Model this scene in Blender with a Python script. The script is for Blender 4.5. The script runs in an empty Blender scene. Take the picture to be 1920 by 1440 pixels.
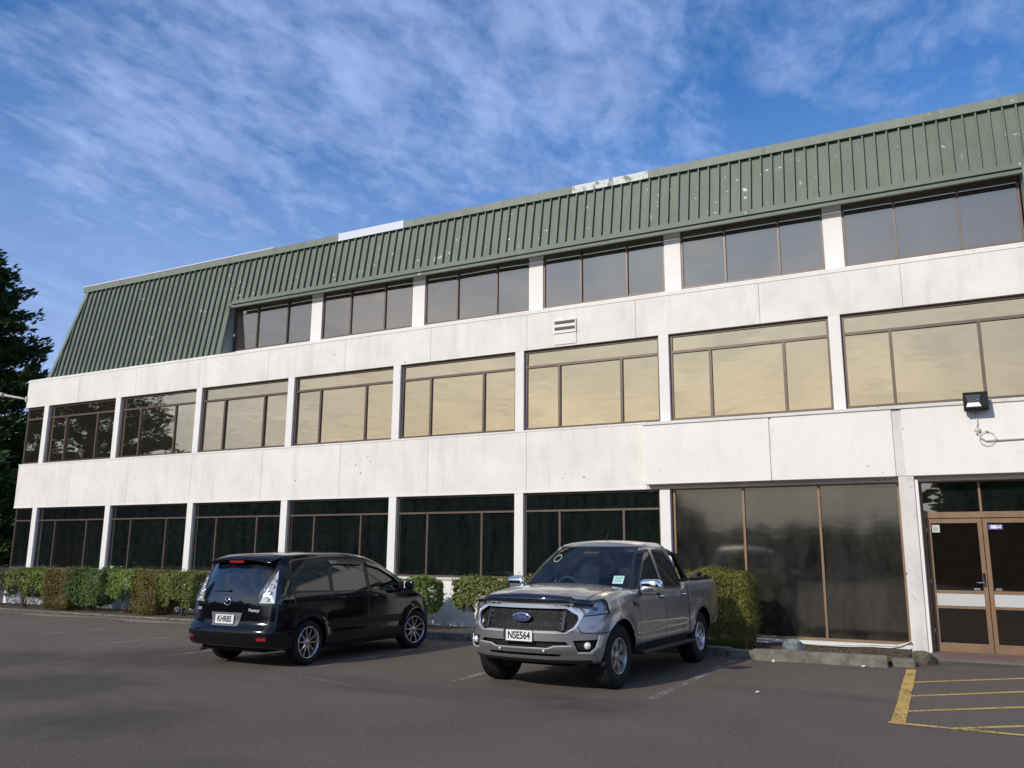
import bpy, bmesh, math, random
from mathutils import Vector, Matrix
from mathutils.bvhtree import BVHTree
C = bpy.context.scene
COL = C.collection
rad = math.radians
# ---------------- camera
cam_d = bpy.data.cameras.new('camera'); cam = bpy.data.objects.new('camera', cam_d); COL.objects.link(cam)
pitch, yaw, roll = 0.19942, 0.48298, 0.00773
fw = Vector((-math.sin(yaw)*math.cos(pitch), math.cos(yaw)*math.cos(pitch), math.sin(pitch)))
rt = Vector((math.cos(yaw), math.sin(yaw), 0)); up = rt.cross(fw)
r2 = rt*math.cos(roll)+up*math.sin(roll); u2 = -rt*math.sin(roll)+up*math.cos(roll)
M = Matrix((r2, u2, -fw)).transposed().to_4x4(); M.translation = Vector((25.4355, -16.7223, 1.5904))
cam.matrix_world = M
cam_d.sensor_fit = 'HORIZONTAL'; cam_d.sensor_width = 36; cam_d.lens = 1594.1/1920*36
cam_d.clip_start = .1; cam_d.clip_end = 3000
C.camera = cam
# ---------------- light and exposure
SUN_AZ, SUN_EL = 17, 29       # degrees left of the facade normal, elevation
S = Vector((-math.sin(rad(SUN_AZ))*math.cos(rad(SUN_EL)), -math.cos(rad(SUN_AZ))*math.cos(rad(SUN_EL)), math.sin(rad(SUN_EL))))
sd = bpy.data.lights.new('sun', 'SUN'); sd.energy = 2.9; sd.angle = rad(.6); sd.color = (1, .93, .815)
sun = bpy.data.objects.new('sun', sd); COL.objects.link(sun)
sun.rotation_euler = S.to_track_quat('Z', 'Y').to_euler()
C.view_settings.view_transform = 'Standard'; C.view_settings.look = 'None'
C.view_settings.exposure = 0.15; C.view_settings.gamma = 1
W = bpy.data.worlds.new('World'); C.world = W; W.use_nodes = True
def world():
    nt = W.node_tree; nt.nodes.clear(); N = nt.nodes.new; L = nt.links.new
    out = N('ShaderNodeOutputWorld'); bg = N('ShaderNodeBackground'); L(bg.outputs[0], out.inputs[0])
    sky = N('ShaderNodeTexSky'); sky.sky_type = 'NISHITA'; sky.sun_disc = False
    sky.sun_elevation = rad(SUN_EL); sky.sun_rotation = rad(180+SUN_AZ); sky.air_density = 1.0; sky.dust_density = .3; sky.ozone_density = 2.2
    bg.inputs['Strength'].default_value = .105
    tc = N('ShaderNodeTexCoord'); sep = N('ShaderNodeSeparateXYZ'); L(tc.outputs['Generated'], sep.inputs[0])
    zz = N('ShaderNodeMath'); zz.operation = 'ADD'; zz.inputs[1].default_value = .12
    mx = N('ShaderNodeMath'); mx.operation = 'MAXIMUM'; mx.inputs[1].default_value = 0
    L(sep.outputs[2], mx.inputs[0]); L(mx.outputs[0], zz.inputs[0])
    dx = N('ShaderNodeMath'); dx.operation = 'DIVIDE'; dy = N('ShaderNodeMath'); dy.operation = 'DIVIDE'
    L(sep.outputs[0], dx.inputs[0]); L(zz.outputs[0], dx.inputs[1]); L(sep.outputs[1], dy.inputs[0]); L(zz.outputs[0], dy.inputs[1])
    cb = N('ShaderNodeCombineXYZ'); L(dx.outputs[0], cb.inputs[0]); L(dy.outputs[0], cb.inputs[1])
    def noise(sc, det, rough, dist, rot, scl):
        mp = N('ShaderNodeMapping'); mp.inputs['Rotation'].default_value = (0, 0, rad(rot)); mp.inputs['Scale'].default_value = scl
        L(cb.outputs[0], mp.inputs[0]); n = N('ShaderNodeTexNoise'); n.inputs['Scale'].default_value = sc
        n.inputs['Detail'].default_value = det; n.inputs['Roughness'].default_value = rough; n.inputs['Distortion'].default_value = dist
        L(mp.outputs[0], n.inputs['Vector']); return n.outputs['Fac']
    def mr(v, a, b, c=0, d=1):
        m = N('ShaderNodeMapRange'); m.inputs[1].default_value = a; m.inputs[2].default_value = b; m.inputs[3].default_value = c; m.inputs[4].default_value = d
        m.interpolation_type = 'SMOOTHSTEP'; L(v, m.inputs[0]); return m.outputs[0]
    def mth(op, a, b):
        m = N('ShaderNodeMath'); m.operation = op
        for i, v in enumerate((a, b)):
            if isinstance(v, (int, float)): m.inputs[i].default_value = v
            else: L(v, m.inputs[i])
        return m.outputs[0]
    big = noise(1.5, 5, .6, .5, 25, (1, .75, 1))
    mid = noise(11, 6, .56, .45, 50, (1, .62, 1))
    fine = noise(34, 4, .6, .2, 50, (1, .75, 1))
    m = mth('ADD', mth('MULTIPLY', mr(big, .28, .72), .50), mth('MULTIPLY', mr(mid, .25, .75), .33))
    m = mth('ADD', m, mth('MULTIPLY', mr(fine, .25, .75), .12))
    cov = mr(m, .14, .98, .03, .74)
    hor = mr(sep.outputs[2], .0, .62, 1.0, 0)
    cov = mth('MAXIMUM', cov, hor)
    hs = N('ShaderNodeHueSaturation'); hs.inputs['Saturation'].default_value = 1.12; hs.inputs['Value'].default_value = 1.0
    tint = N('ShaderNodeMix'); tint.data_type = 'RGBA'; tint.blend_type = 'MULTIPLY'; tint.inputs[0].default_value = 1
    L(sky.outputs[0], tint.inputs[6]); tint.inputs[7].default_value = (.56, .90, 1.26, 1)
    L(tint.outputs[2], hs.inputs['Color'])
    mix = N('ShaderNodeMix'); mix.data_type = 'RGBA'; L(cov, mix.inputs[0]); L(hs.outputs[0], mix.inputs[6])
    dt = N('ShaderNodeVectorMath'); dt.operation = 'DOT_PRODUCT'; L(tc.outputs['Generated'], dt.inputs[0]); dt.inputs[1].default_value = tuple(S)
    cc = N('ShaderNodeMix'); cc.data_type = 'RGBA'; L(mr(dt.outputs['Value'], .70, .97), cc.inputs[0])
    cc.inputs[6].default_value = (4.1, 5.3, 8.6, 1); cc.inputs[7].default_value = (10.5, 9.6, 8.2, 1)
    cv = N('ShaderNodeVectorMath'); cv.operation = 'SCALE'; L(cc.outputs[2], cv.inputs[0]); L(mth('ADD', mr(noise(2.6, 8, .68, 1.0, 15, (1, .4, 1)), .28, .72, .72, 1.06), 0), cv.inputs['Scale'])
    L(cv.outputs[0], mix.inputs[7])
    L(mix.outputs[2], bg.inputs['Color'])
world()
# ---------------- materials
def mat(name, base=(.5, .5, .5), rough=.6, metal=0, spec=.5, coat=0, coat_r=.05):
    m = bpy.data.materials.new(name); m.use_nodes = True
    b = m.node_tree.nodes['Principled BSDF']
    b.inputs['Base Color'].default_value = (*base, 1); b.inputs['Roughness'].default_value = rough
    b.inputs['Metallic'].default_value = metal; b.inputs['Specular IOR Level'].default_value = spec
    b.inputs['Coat Weight'].default_value = coat; b.inputs['Coat Roughness'].default_value = coat_r
    return m
class NT:
    def __init__(s, m): s.m = m; s.nt = m.node_tree; s.b = s.nt.nodes['Principled BSDF']
    def N(s, t): return s.nt.nodes.new(t)
    def L(s, a, b): s.nt.links.new(a, b)
    def co(s, scl=(1, 1, 1), kind='Object'):
        t = s.N('ShaderNodeTexCoord'); mp = s.N('ShaderNodeMapping'); mp.inputs['Scale'].default_value = scl
        if kind == 'World':
            g = s.N('ShaderNodeNewGeometry'); s.L(g.outputs['Position'], mp.inputs[0])
        else: s.L(t.outputs[kind], mp.inputs[0])
        return mp.outputs[0]
    def noise(s, vec, sc, det=4, rough=.55, dist=0):
        n = s.N('ShaderNodeTexNoise'); s.L(vec, n.inputs['Vector']); n.inputs['Scale'].default_value = sc
        n.inputs['Detail'].default_value = det; n.inputs['Roughness'].default_value = rough; n.inputs['Distortion'].default_value = dist
        return n.outputs['Fac']
    def ramp(s, v, a, b, c=0, d=1):
        m = s.N('ShaderNodeMapRange'); s.L(v, m.inputs[0])
        for i, x in enumerate((a, b, c, d)): m.inputs[i+1].default_value = x
        return m.outputs[0]
    def mix(s, f, a, b, blend='MIX'):
        m = s.N('ShaderNodeMix'); m.data_type = 'RGBA'; m.blend_type = blend
        for i, v in ((0, f), (6, a), (7, b)):
            if isinstance(v, tuple): m.inputs[i].default_value = (*v, 1)
            elif isinstance(v, (int, float)): m.inputs[i].default_value = v
            else: s.L(v, m.inputs[i])
        return m.outputs[2]
    def math(s, op, a, b=0):
        m = s.N('ShaderNodeMath'); m.operation = op
        for i, v in enumerate((a, b)):
            if isinstance(v, (int, float)): m.inputs[i].default_value = v
            else: s.L(v, m.inputs[i])
        return m.outputs[0]
    def base(s, c): s.L(c, s.b.inputs['Base Color'])
    def bump(s, h, strength=.3, dist=.01):
        bp = s.N('ShaderNodeBump'); bp.inputs['Strength'].default_value = strength; bp.inputs['Distance'].default_value = dist
        s.L(h, bp.inputs['Height']); s.L(bp.outputs[0], s.b.inputs['Normal']); return bp
def m_concrete(name, base, dirt, stain=.5):
    m = mat(name, base, .75, spec=.3); t = NT(m); v = t.co(kind='World')
    n1 = t.noise(v, .9, 6, .65); n2 = t.noise(t.co((3, 3, .6), 'World'), 1.2, 5, .6); n3 = t.noise(v, 14, 3, .6)
    c = t.mix(t.ramp(n1, .4, .75, 0, .55*stain), base, dirt)
    c = t.mix(t.ramp(n2, .5, .8, 0, .42*stain), c, tuple(x*.72 for x in dirt))
    c = t.mix(t.ramp(n3, .64, .7, 0, .35*stain), c, tuple(x*.5 for x in dirt))
    # small drilled holes and rust freckles
    vo = t.N('ShaderNodeTexVoronoi'); t.L(v, vo.inputs['Vector']); vo.inputs['Scale'].default_value = 3.1
    big = t.noise(v, .35, 2)
    dots = t.math('MULTIPLY', t.ramp(vo.outputs['Distance'], .05, .075, 1, 0), t.ramp(big, .5, .56))
    c = t.mix(t.math('MULTIPLY', dots, stain), c, (.06, .055, .05))
    t.base(c); t.bump(n3, .12, .006); return m
M_wall = m_concrete('painted_concrete', (.82, .785, .725), (.52, .50, .44), .8)
M_wall2 = m_concrete('clean_painted_concrete', (.83, .80, .755), (.60, .58, .55), .4)
M_trim = m_concrete('weathered_white_trim', (.74, .72, .68), (.42, .40, .36), .9)
def m_green(name, base, patches):
    m = mat(name, base, .55, spec=.35); t = NT(m); v = t.co(kind='World')
    n1 = t.noise(v, .8, 5, .6); n2 = t.noise(t.co((3, 3, .6), 'World'), 2.2, 4)
    c = t.mix(t.ramp(n1, .3, .7, 0, .6), base, tuple(x*1.35 for x in base))
    c = t.mix(t.ramp(n2, .5, .8, 0, .5), c, (.10, .085, .05))
    a = t.noise(v, 3.3, 3, .6); b = t.noise(v, .42, 2, .5)
    k = t.math('MULTIPLY', t.ramp(a, .69, .70), t.ramp(b, .48, .56))
    if patches: k = t.math('MAXIMUM', k, t.ramp(t.noise(v, 6, 5, .65), .42, .5))
    else:
        f = t.math('MULTIPLY', t.ramp(t.noise(v, 9, 2), .70, .715), t.ramp(t.noise(v, .6, 2), .45, .55)); k = t.math('MAXIMUM', k, f)
    c = t.mix(k, c, (.62, .64, .62)); t.base(c); return m
M_green = m_green('faded_green_metal', (.130, .155, .122), False)
M_green2 = m_green('peeled_green_metal', (.16, .19, .155), True)
M_cap = m_green('pale_green_flashing', (.18, .205, .165), False)
M_capw = mat('bare_zinc_flashing', (.62, .66, .72), .45)
M_cheek = mat('grey_green_lining', (.2, .235, .225), .6)
def m_frame(name, base):
    m = mat(name, base, .42, spec=.5, metal=.25); t = NT(m); n = t.noise(t.co(kind='World'), 5, 4)
    t.base(t.mix(t.ramp(n, .3, .7, 0, .6), base, tuple(x*1.5 for x in base))); return m
M_frame = m_frame('bronze_anodised_frame', (.10, .072, .055))
M_frame2 = m_frame('tan_bronze_frame', (.21, .13, .075))
def m_glass(name, tint, dark, refl, rough=.02, wave=.5, dusty=0, dscl=(1, 1, 1), dcol=(.3, .29, .24)):
    m = bpy.data.materials.new(name); m.use_nodes = True; nt = m.node_tree; nt.nodes.clear()
    N = nt.nodes.new; L = nt.links.new
    out = N('ShaderNodeOutputMaterial'); gl = N('ShaderNodeBsdfGlossy'); df = N('ShaderNodeBsdfDiffuse')
    gl.inputs['Color'].default_value = (*tint, 1); gl.inputs['Roughness'].default_value = rough
    df.inputs['Color'].default_value = (*dark, 1)
    lw = N('ShaderNodeLayerWeight'); lw.inputs[0].default_value = .35
    mr = N('ShaderNodeMapRange'); L(lw.outputs['Fresnel'], mr.inputs[0]); mr.inputs[3].default_value = refl; mr.inputs[4].default_value = 1
    mx = N('ShaderNodeMixShader'); L(mr.outputs[0], mx.inputs[0]); L(df.outputs[0], mx.inputs[1]); L(gl.outputs[0], mx.inputs[2]); L(mx.outputs[0], out.inputs[0])
    g = N('ShaderNodeNewGeometry'); mp = N('ShaderNodeMapping'); mp.inputs['Scale'].default_value = (.5, 1, 1.5); L(g.outputs['Position'], mp.inputs[0])
    n = N('ShaderNodeTexNoise'); n.inputs['Scale'].default_value = .9; n.inputs['Detail'].default_value = 3; L(mp.outputs[0], n.inputs['Vector'])
    bp = N('ShaderNodeBump'); bp.inputs['Strength'].default_value = wave; bp.inputs['Distance'].default_value = .01; L(n.outputs['Fac'], bp.inputs['Height'])
    L(bp.outputs[0], gl.inputs['Normal'])
    if dusty:
        n2 = N('ShaderNodeTexNoise'); n2.inputs['Scale'].default_value = 1.0; n2.inputs['Detail'].default_value = 8; n2.inputs['Roughness'].default_value = .75; mp2 = N('ShaderNodeMapping'); mp2.inputs['Scale'].default_value = dscl; L(g.outputs['Position'], mp2.inputs[0]); L(mp2.outputs[0], n2.inputs['Vector'])
        m2 = N('ShaderNodeMapRange'); L(n2.outputs['Fac'], m2.inputs[0]); m2.inputs[1].default_value = .35; m2.inputs[2].default_value = .8; m2.inputs[3].default_value = 0; m2.inputs[4].default_value = dusty
        d2 = N('ShaderNodeBsdfDiffuse'); d2.inputs['Color'].default_value = (*dcol, 1)
        x2 = N('ShaderNodeMixShader'); L(m2.outputs[0], x2.inputs[0]); L(mx.outputs[0], x2.inputs[1]); L(d2.outputs[0], x2.inputs[2]); L(x2.outputs[0], out.inputs[0])
    return m
M_gold = m_glass('gold_film_glass', (.88, .71, .46), (.05, .045, .035), .72, .02, .8)
M_grey = m_glass('grey_tinted_glass', (.62, .52, .42), (.05, .045, .04), .55)
M_dark = m_glass('dark_ground_glass', (.75, .72, .62), (.004, .005, .006), .35, .02, .5, .022, (7, 7, .7), (.5, .55, .6))
M_dusty = m_glass('dusty_shop_glass', (.6, .57, .50), (.006, .006, .006), .20, .07, .3, .10, (3, 3, 1.2), (.4, .38, .34))
M_door = m_glass('dark_door_glass', (.8, .72, .64), (.009, .007, .006), .05, .02, .1)
M_black = mat('black_plastic', (.015, .015, .017), .5)
M_rub = mat('tyre_rubber', (.018, .018, .019), .8, spec=.25)
M_white = mat('white_paint', (.75, .75, .73), .5)
M_chrome = mat('chrome', (.85, .86, .88), .08, 1)
M_steel = mat('brushed_steel', (.55, .55, .55), .3, 1)
# ---------------- mesh helpers
class MB:
    def __init__(s): s.v = []; s.f = []; s.mi = []; s.m = 0; s.sm = []
    def add(s, vs, fs, smooth=False):
        o = len(s.v); s.v += [tuple(x) for x in vs]
        for f in fs: s.f.append(tuple(i+o for i in f)); s.mi.append(s.m); s.sm.append(smooth)
    def box(s, x0, x1, y0, y1, z0, z1):
        s.add([(x0, y0, z0), (x1, y0, z0), (x1, y1, z0), (x0, y1, z0), (x0, y0, z1), (x1, y0, z1), (x1, y1, z1), (x0, y1, z1)],
              [(0, 3, 2, 1), (4, 5, 6, 7), (0, 1, 5, 4), (1, 2, 6, 5), (2, 3, 7, 6), (3, 0, 4, 7)]); return s
    def obox(s, c, ax, ay, az):   # centre and three half-axis vectors
        c, ax, ay, az = map(Vector, (c, ax, ay, az))
        P = [c+i*ax+j*ay+k*az for k in (-1, 1) for j in (-1, 1) for i in (-1, 1)]
        s.add(P, [(0, 2, 3, 1), (4, 5, 7, 6), (0, 1, 5, 4), (1, 3, 7, 5), (3, 2, 6, 7), (2, 0, 4, 6)]); return s
    def prism(s, poly, axis, a, b):    # polygon in the plane across axis, extruded a..b
        n = len(poly)
        def P(p, t): return {0: (t, p[0], p[1]), 1: (p[0], t, p[1]), 2: (p[0], p[1], t)}[axis]
        s.add([P(p, a) for p in poly]+[P(p, b) for p in poly],
              [tuple(range(n))[::-1], tuple(range(n, 2*n))]+[(i, (i+1) % n, (i+1) % n+n, i+n) for i in range(n)]); return s
    def tube(s, pts, r, n=8, closed=False, caps=True):
        pts = [Vector(p) for p in pts]; K = len(pts); rs = r if isinstance(r, (list, tuple)) else [r]*K
        vs = []; prev = None
        for i, p in enumerate(pts):
            if closed: d = pts[(i+1) % K]-pts[i-1]
            else: d = pts[min(i+1, K-1)]-pts[max(i-1, 0)]
            d.normalize()
            if prev is None: a = d.orthogonal().normalized()
            else: a = (prev-d*prev.dot(d)).normalized()
            prev = a; b = d.cross(a)
            for k in range(n):
                t = 2*math.pi*k/n; vs.append(p+(a*math.cos(t)+b*math.sin(t))*rs[i])
        fs = []
        for i in range(K if closed else K-1):
            j = (i+1) % K
            for k in range(n): fs.append((i*n+k, i*n+(k+1) % n, j*n+(k+1) % n, j*n+k))
        if not closed and caps: fs += [tuple(range(n))[::-1], tuple(range((K-1)*n, K*n))]
        s.add(vs, fs, True); return s
    def lathe(s, prof, c, axis=1, n=40, smooth=True):   # prof [(r, t)] about axis through c
        vs = []; c = Vector(c); K = len(prof)
        for k in range(n):
            a = 2*math.pi*k/n
            for r, t in prof:
                q = [(t, r*math.cos(a), r*math.sin(a)), (r*math.cos(a), t, r*math.sin(a)), (r*math.cos(a), r*math.sin(a), t)][axis]
                vs.append(c+Vector(q))
        fs = []
        for k in range(n):
            j = (k+1) % n
            for i in range(K-1): fs.append((k*K+i, j*K+i, j*K+i+1, k*K+i+1))
        s.add(vs, fs, smooth); return s
    def build(s, name, mats, parent=None, loc=None, bevel=0, fix=True):
        me = bpy.data.meshes.new(name); me.from_pydata(s.v, [], s.f)
        if not isinstance(mats, (list, tuple)): mats = [mats]
        for m in mats: me.materials.append(m)
        me.polygons.foreach_set('material_index', s.mi); me.polygons.foreach_set('use_smooth', s.sm)
        if fix or bevel:
            bm = bmesh.new(); bm.from_mesh(me)
            if fix: bmesh.ops.recalc_face_normals(bm, faces=bm.faces)
            if bevel: bmesh.ops.bevel(bm, geom=list(bm.edges), offset=bevel, segments=2, affect='EDGES', profile=.5)
            bm.to_mesh(me); bm.free()
        me.update(); return link(name, me, parent, loc)
def blob(mb, c, ax, ay, az, e=3.0, n=14):
    c, ax, ay, az = map(Vector, (c, ax, ay, az)); vs = []; K = n*2
    sp = lambda v: math.copysign(abs(v)**(2/e), v)
    for i in range(n+1):
        p = -math.pi/2+math.pi*i/n
        for j in range(K):
            t = 2*math.pi*j/K; vs.append(c+ax*sp(math.cos(p))*sp(math.cos(t))+ay*sp(math.cos(p))*sp(math.sin(t))+az*sp(math.sin(p)))
    mb.add(vs, [(i*K+j, i*K+(j+1) % K, (i+1)*K+(j+1) % K, (i+1)*K+j) for i in range(n) for j in range(K)], True); return mb
def link(name, me, parent=None, loc=None):
    o = bpy.data.objects.new(name, me); COL.objects.link(o)
    if parent: o.parent = parent
    if loc: o.location = loc
    return o
def tag(o, label=None, cat=None, group=None, kind=None):
    if label: o['label'] = label
    if cat: o['category'] = cat
    if group: o['group'] = group
    if kind: o['kind'] = kind
    return o
def thing(name, label, cat, loc=(0, 0, 0), rz=0, group=None):
    o = bpy.data.objects.new(name, None); COL.objects.link(o); o.location = loc; o.rotation_euler = (0, 0, rz)
    o.empty_display_size = .2
    return tag(o, label, cat, group)
def text(name, s, size, m, parent, mw, extrude=.002, shear=0, bold=0, align='CENTER', sx=1):
    cu = bpy.data.curves.new(name, 'FONT'); cu.body = s; cu.size = size; cu.extrude = extrude; cu.shear = shear
    cu.align_x = align; cu.align_y = 'CENTER'; cu.offset = bold
    t = bpy.data.objects.new(name, cu); COL.objects.link(t)
    dg = bpy.context.evaluated_depsgraph_get(); me = bpy.data.meshes.new_from_object(t.evaluated_get(dg))
    bpy.data.objects.remove(t); me.transform(Matrix.Diagonal((sx, 1, 1, 1))); me.transform(mw); me.materials.clear(); me.materials.append(m)
    return link(name, me, parent)
# ================= setting: ground, road markings
def m_asphalt():
    m = mat('asphalt', (.1, .1, .1), .9, spec=.25); t = NT(m); v = t.co(kind='World')
    n1 = t.noise(v, .22, 5, .65); n2 = t.noise(v, 1.1, 5, .6); n3 = t.noise(v, 55, 4, .8); n4 = t.noise(v, 38, 3, .7)
    c = t.mix(t.ramp(n1, .3, .7), (0.091, 0.072, 0.058), (0.136, 0.109, 0.087))
    c = t.mix(t.ramp(n2, .55, .8, 0, .5), c, (0.161, 0.131, 0.106))
    c = t.mix(t.ramp(n3, .52, .72, 0, .9), c, (0.295, 0.249, 0.212)); c = t.mix(t.ramp(n3, .3, .45, .7, 0), c, (0.023, 0.018, 0.015))
    c = t.mix(t.ramp(n4, .68, .72, 0, .8), c, (0.321, 0.284, 0.241))
    st = t.noise(t.co((.35, 1, 1), 'World'), .33, 3, .55); c = t.mix(t.ramp(st, .60, .70, 0, .55), c, (.035, .035, .036))
    wv = t.noise(v, 2.2, 4, .6); n5 = t.noise(v, 22, 5, .8); c = t.mix(t.ramp(n5, .42, .62, 0, .38), c, (0.178, 0.146, 0.120)); c = t.mix(t.ramp(n5, .3, .46, .45, 0), c, (0.040, 0.032, 0.026))
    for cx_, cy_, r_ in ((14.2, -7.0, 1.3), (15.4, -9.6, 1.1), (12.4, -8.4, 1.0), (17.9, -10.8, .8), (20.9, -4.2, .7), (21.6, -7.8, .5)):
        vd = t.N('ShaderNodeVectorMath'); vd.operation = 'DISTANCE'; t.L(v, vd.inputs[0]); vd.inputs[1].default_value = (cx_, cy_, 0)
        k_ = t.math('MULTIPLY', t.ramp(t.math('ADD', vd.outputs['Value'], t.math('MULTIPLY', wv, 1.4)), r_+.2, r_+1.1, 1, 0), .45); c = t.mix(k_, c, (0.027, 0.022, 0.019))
    # hair cracks
    vo = t.N('ShaderNodeTexVoronoi'); vo.feature = 'DISTANCE_TO_EDGE'; vo.inputs['Scale'].default_value = .28
    ad = t.N('ShaderNodeVectorMath'); ad.operation = 'ADD'; sc = t.N('ShaderNodeVectorMath'); sc.operation = 'SCALE'
    nz = t.N('ShaderNodeTexNoise'); nz.inputs['Scale'].default_value = 1.2; nz.inputs['Detail'].default_value = 6; t.L(v, nz.inputs['Vector'])
    t.L(nz.outputs['Color'], sc.inputs[0]); sc.inputs['Scale'].default_value = .9; t.L(v, ad.inputs[0]); t.L(sc.outputs[0], ad.inputs[1]); t.L(ad.outputs[0], vo.inputs['Vector'])
    cr = t.math('MULTIPLY', t.ramp(vo.outputs['Distance'], .001, .0035, 1, 0), t.ramp(wv, .52, .6))
    c = t.mix(t.math('MULTIPLY', cr, .35), c, (0.027, 0.024, 0.021))
    t.base(c); h = t.math('ADD', t.math('MULTIPLY', n3, .5), t.math('MULTIPLY', n4, .6)); t.bump(h, .55, .008); return m
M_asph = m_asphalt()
g = MB()
# the ground sheet, gently finer near the camera
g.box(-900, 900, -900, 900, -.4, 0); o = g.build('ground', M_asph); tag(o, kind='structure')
def m_soil():
    m = mat('garden_soil', (.08, .06, .045), .95, spec=.1); t = NT(m); v = t.co(kind='World')
    c = t.mix(t.ramp(t.noise(v, 9, 6, .7), .35, .65), (.05, .04, .03), (.17, .14, .10)); c = t.mix(t.ramp(t.noise(v, 30, 3), .62, .68), c, (.12, .16, .05))
    t.base(c); t.bump(t.noise(v, 18, 5, .7), .8, .03); return m
M_soil = m_soil()
def worn(name, col, under, amt):
    m = mat(name, col, .8, spec=.2); t = NT(m); v = t.co(kind='World')
    n = t.noise(v, 22, 6, .75); n2 = t.noise(v, 2.0, 3); k = t.math('ADD', n, t.math('MULTIPLY', n2, .5))
    t.base(t.mix(t.ramp(t.noise(v, 6, 3), .3, .7), col, tuple(x*.75 for x in col)))
    tr = t.N('ShaderNodeBsdfTransparent'); mx = t.N('ShaderNodeMixShader'); t.L(t.ramp(k, amt-.04, amt+.12), mx.inputs[0]); t.L(t.b.outputs[0], mx.inputs[1]); t.L(tr.outputs[0], mx.inputs[2])
    t.L(mx.outputs[0], [n for n in t.nt.nodes if n.type == 'OUTPUT_MATERIAL'][0].inputs[0]); return m
M_lw = worn('worn_white_line', (.36, .34, .30), (.09, .075, .06), .70)
M_ly = worn('yellow_line_paint', (.70, .46, .14), (.14, .11, .08), .80)
def strip(mb, a, b, w, z=.004):
    a = Vector((*a, 0)); b = Vector((*b, 0)); d = (b-a).normalized(); n = Vector((-d.y, d.x, 0))*w/2
    k = max(1, int((b-a).length/.3))
    L_ = []; R_ = []
    for i in range(k+1):
        p = a.lerp(b, i/k); j = 1+.12*random.uniform(-1, 1)
        L_.append((p.x+n.x*j, p.y+n.y*j, z)); j = 1+.12*random.uniform(-1, 1); R_.append((p.x-n.x*j, p.y-n.y*j, z))
    mb.add(L_+R_, [(i, i+k+1, i+k+2, i+1) for i in range(k)])
random.seed(5)
LG = 'worn white parking bay lines'
for nm, a, b in [('in front of the far left shrubs', (9.1, -5.6), (9.13, -3.56)), ('left of the black people carrier', (11.85, -6.8), (11.6, -3.8)),
                 ('showing under the left side of the black people carrier', (14.2, -6.8), (13.8, -2.75)), ('between the black people carrier and the hedge gap', (17.06, -7), (16.83, -2.75)),
                 ('running under the right front wheel of the silver pickup', (19.46, -6.94), (19.26, -2.86)), ('beside the running board of the silver pickup', (22.13, -6.95), (22.07, -2.7))]:
    mb = MB(); strip(mb, a, b, .11); tag(mb.build('bay_line', M_lw), 'faded white painted bay line ' + nm, 'road marking', LG)
mb = MB(); strip(mb, (17.16, -7.46), (18.65, -7.85), .03)
tag(mb.build('scratch_line', M_lw), 'thin broken pale scratch line on the asphalt in front of both cars', 'road marking')
YG = 'yellow hatched no parking box'
YT = thing('hatched_box_marking', 'yellow hatched box painted on the asphalt before the glass doors', 'road marking')
mb = MB(); strip(mb, (24.6, -2.48), (24.71, -7.06), .13, .008); mb.build('side_bar', M_ly, YT)
mb = MB(); strip(mb, (24.62, -7.09), (28.4, -7.3), .1, .0055); mb.build('end_bar', M_ly, YT)
for a, b in [((24.66, -3.92), (27.3, -1.5)), ((24.68, -5.21), (28.0, -2.2)), ((24.7, -6.35), (28.2, -3.4)), ((25.2, -7.1), (28.3, -4.7)), ((26.7, -7.18), (28.4, -5.9))]:
    mb = MB(); strip(mb, a, b, .085, .004); mb.build('hatch_stripe', M_ly, YT)
# garden bed behind the kerb
mb = MB(); mb.box(-3, 24.5, -2.0, -.02, -.05, .05); tag(mb.build('garden_bed', M_soil), kind='structure')
mb = MB(); random.seed(11)
mb.add([(x, -1.95-(.35+.2*math.sin(x*1.7)+.1*random.random())*(1 if x < 12.5 else .1), .006) for x in [(-3+.3*i) for i in range(52)]] + [(-3+.3*i, -1.9, .009) for i in range(52)], [(i, i+1, i+53, i+52) for i in range(51)])
M_grit = mat('gritty_leaf_litter', (.16, .13, .1), .95)
t = NT(M_grit); v = t.co(kind='World'); t.base(t.mix(t.ramp(t.noise(v, 25, 6, .8), .35, .7), (.11, .09, .07), (.34, .30, .24)))
tag(mb.build('leaf_litter', M_grit), 'strip of grit and leaf litter along the low left kerb', 'litter', kind='stuff')

# ================= building
Wb = 3.623
B = thing('office_building', 'long white three storey office block with green metal mansard roof', 'building'); B.scale = (.9305, .92, .9245)
x0b, x1b = -1.15, 33.75
Z1, Z2, Z3, Z4, Z5 = 1.19, 3.18, 4.68, 6.65, 7.61
def panels(zs, joints, y0, y1, mt, skip=None):
    xs = joints
    for a, b in zip(xs[:-1], xs[1:]):
        if skip and skip(a, b): continue
        mb = MB(); mb.box(a+.003, b-.003, y0, .019, zs[0], zs[1]); mb.build('wall_panel', mt, B, bevel=.005)
J = [x0b]+[round(1.6+2.785*k, 3) for k in range(12)]
J = [j for j in J if j < x1b-1]+[x1b]
panels((Z4, Z5), J, 0, .18, M_wall)
Jm = [j for j in J if j < 21.0]+[21.29]
panels((Z2, Z3), Jm, 0, .18, M_wall)
mb = MB(); mb.box(x0b+.002, x1b, .02, .4, Z4+.002, Z5-.003); mb.box(x0b+.002, x1b, .02, .4, Z2+.002, Z3-.003)
mb.box(x0b, x1b, .02, .33, Z5, Z5+.035); mb.build('wall_backing', M_trim, B)
mb = MB(); mb.box(x0b-.02, x1b, -.012, .2, Z5-.05, Z5-.003); mb.build('parapet_coping', M_wall2, B)
mb = MB(); mb.box(x0b, 21.29, -.012, .14, Z3-.04, Z3-.003); mb.box(x0b, 21.29, -.006, .1, Z2+.003, Z2+.05); mb.build('band_edge', M_wall2, B)
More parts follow.
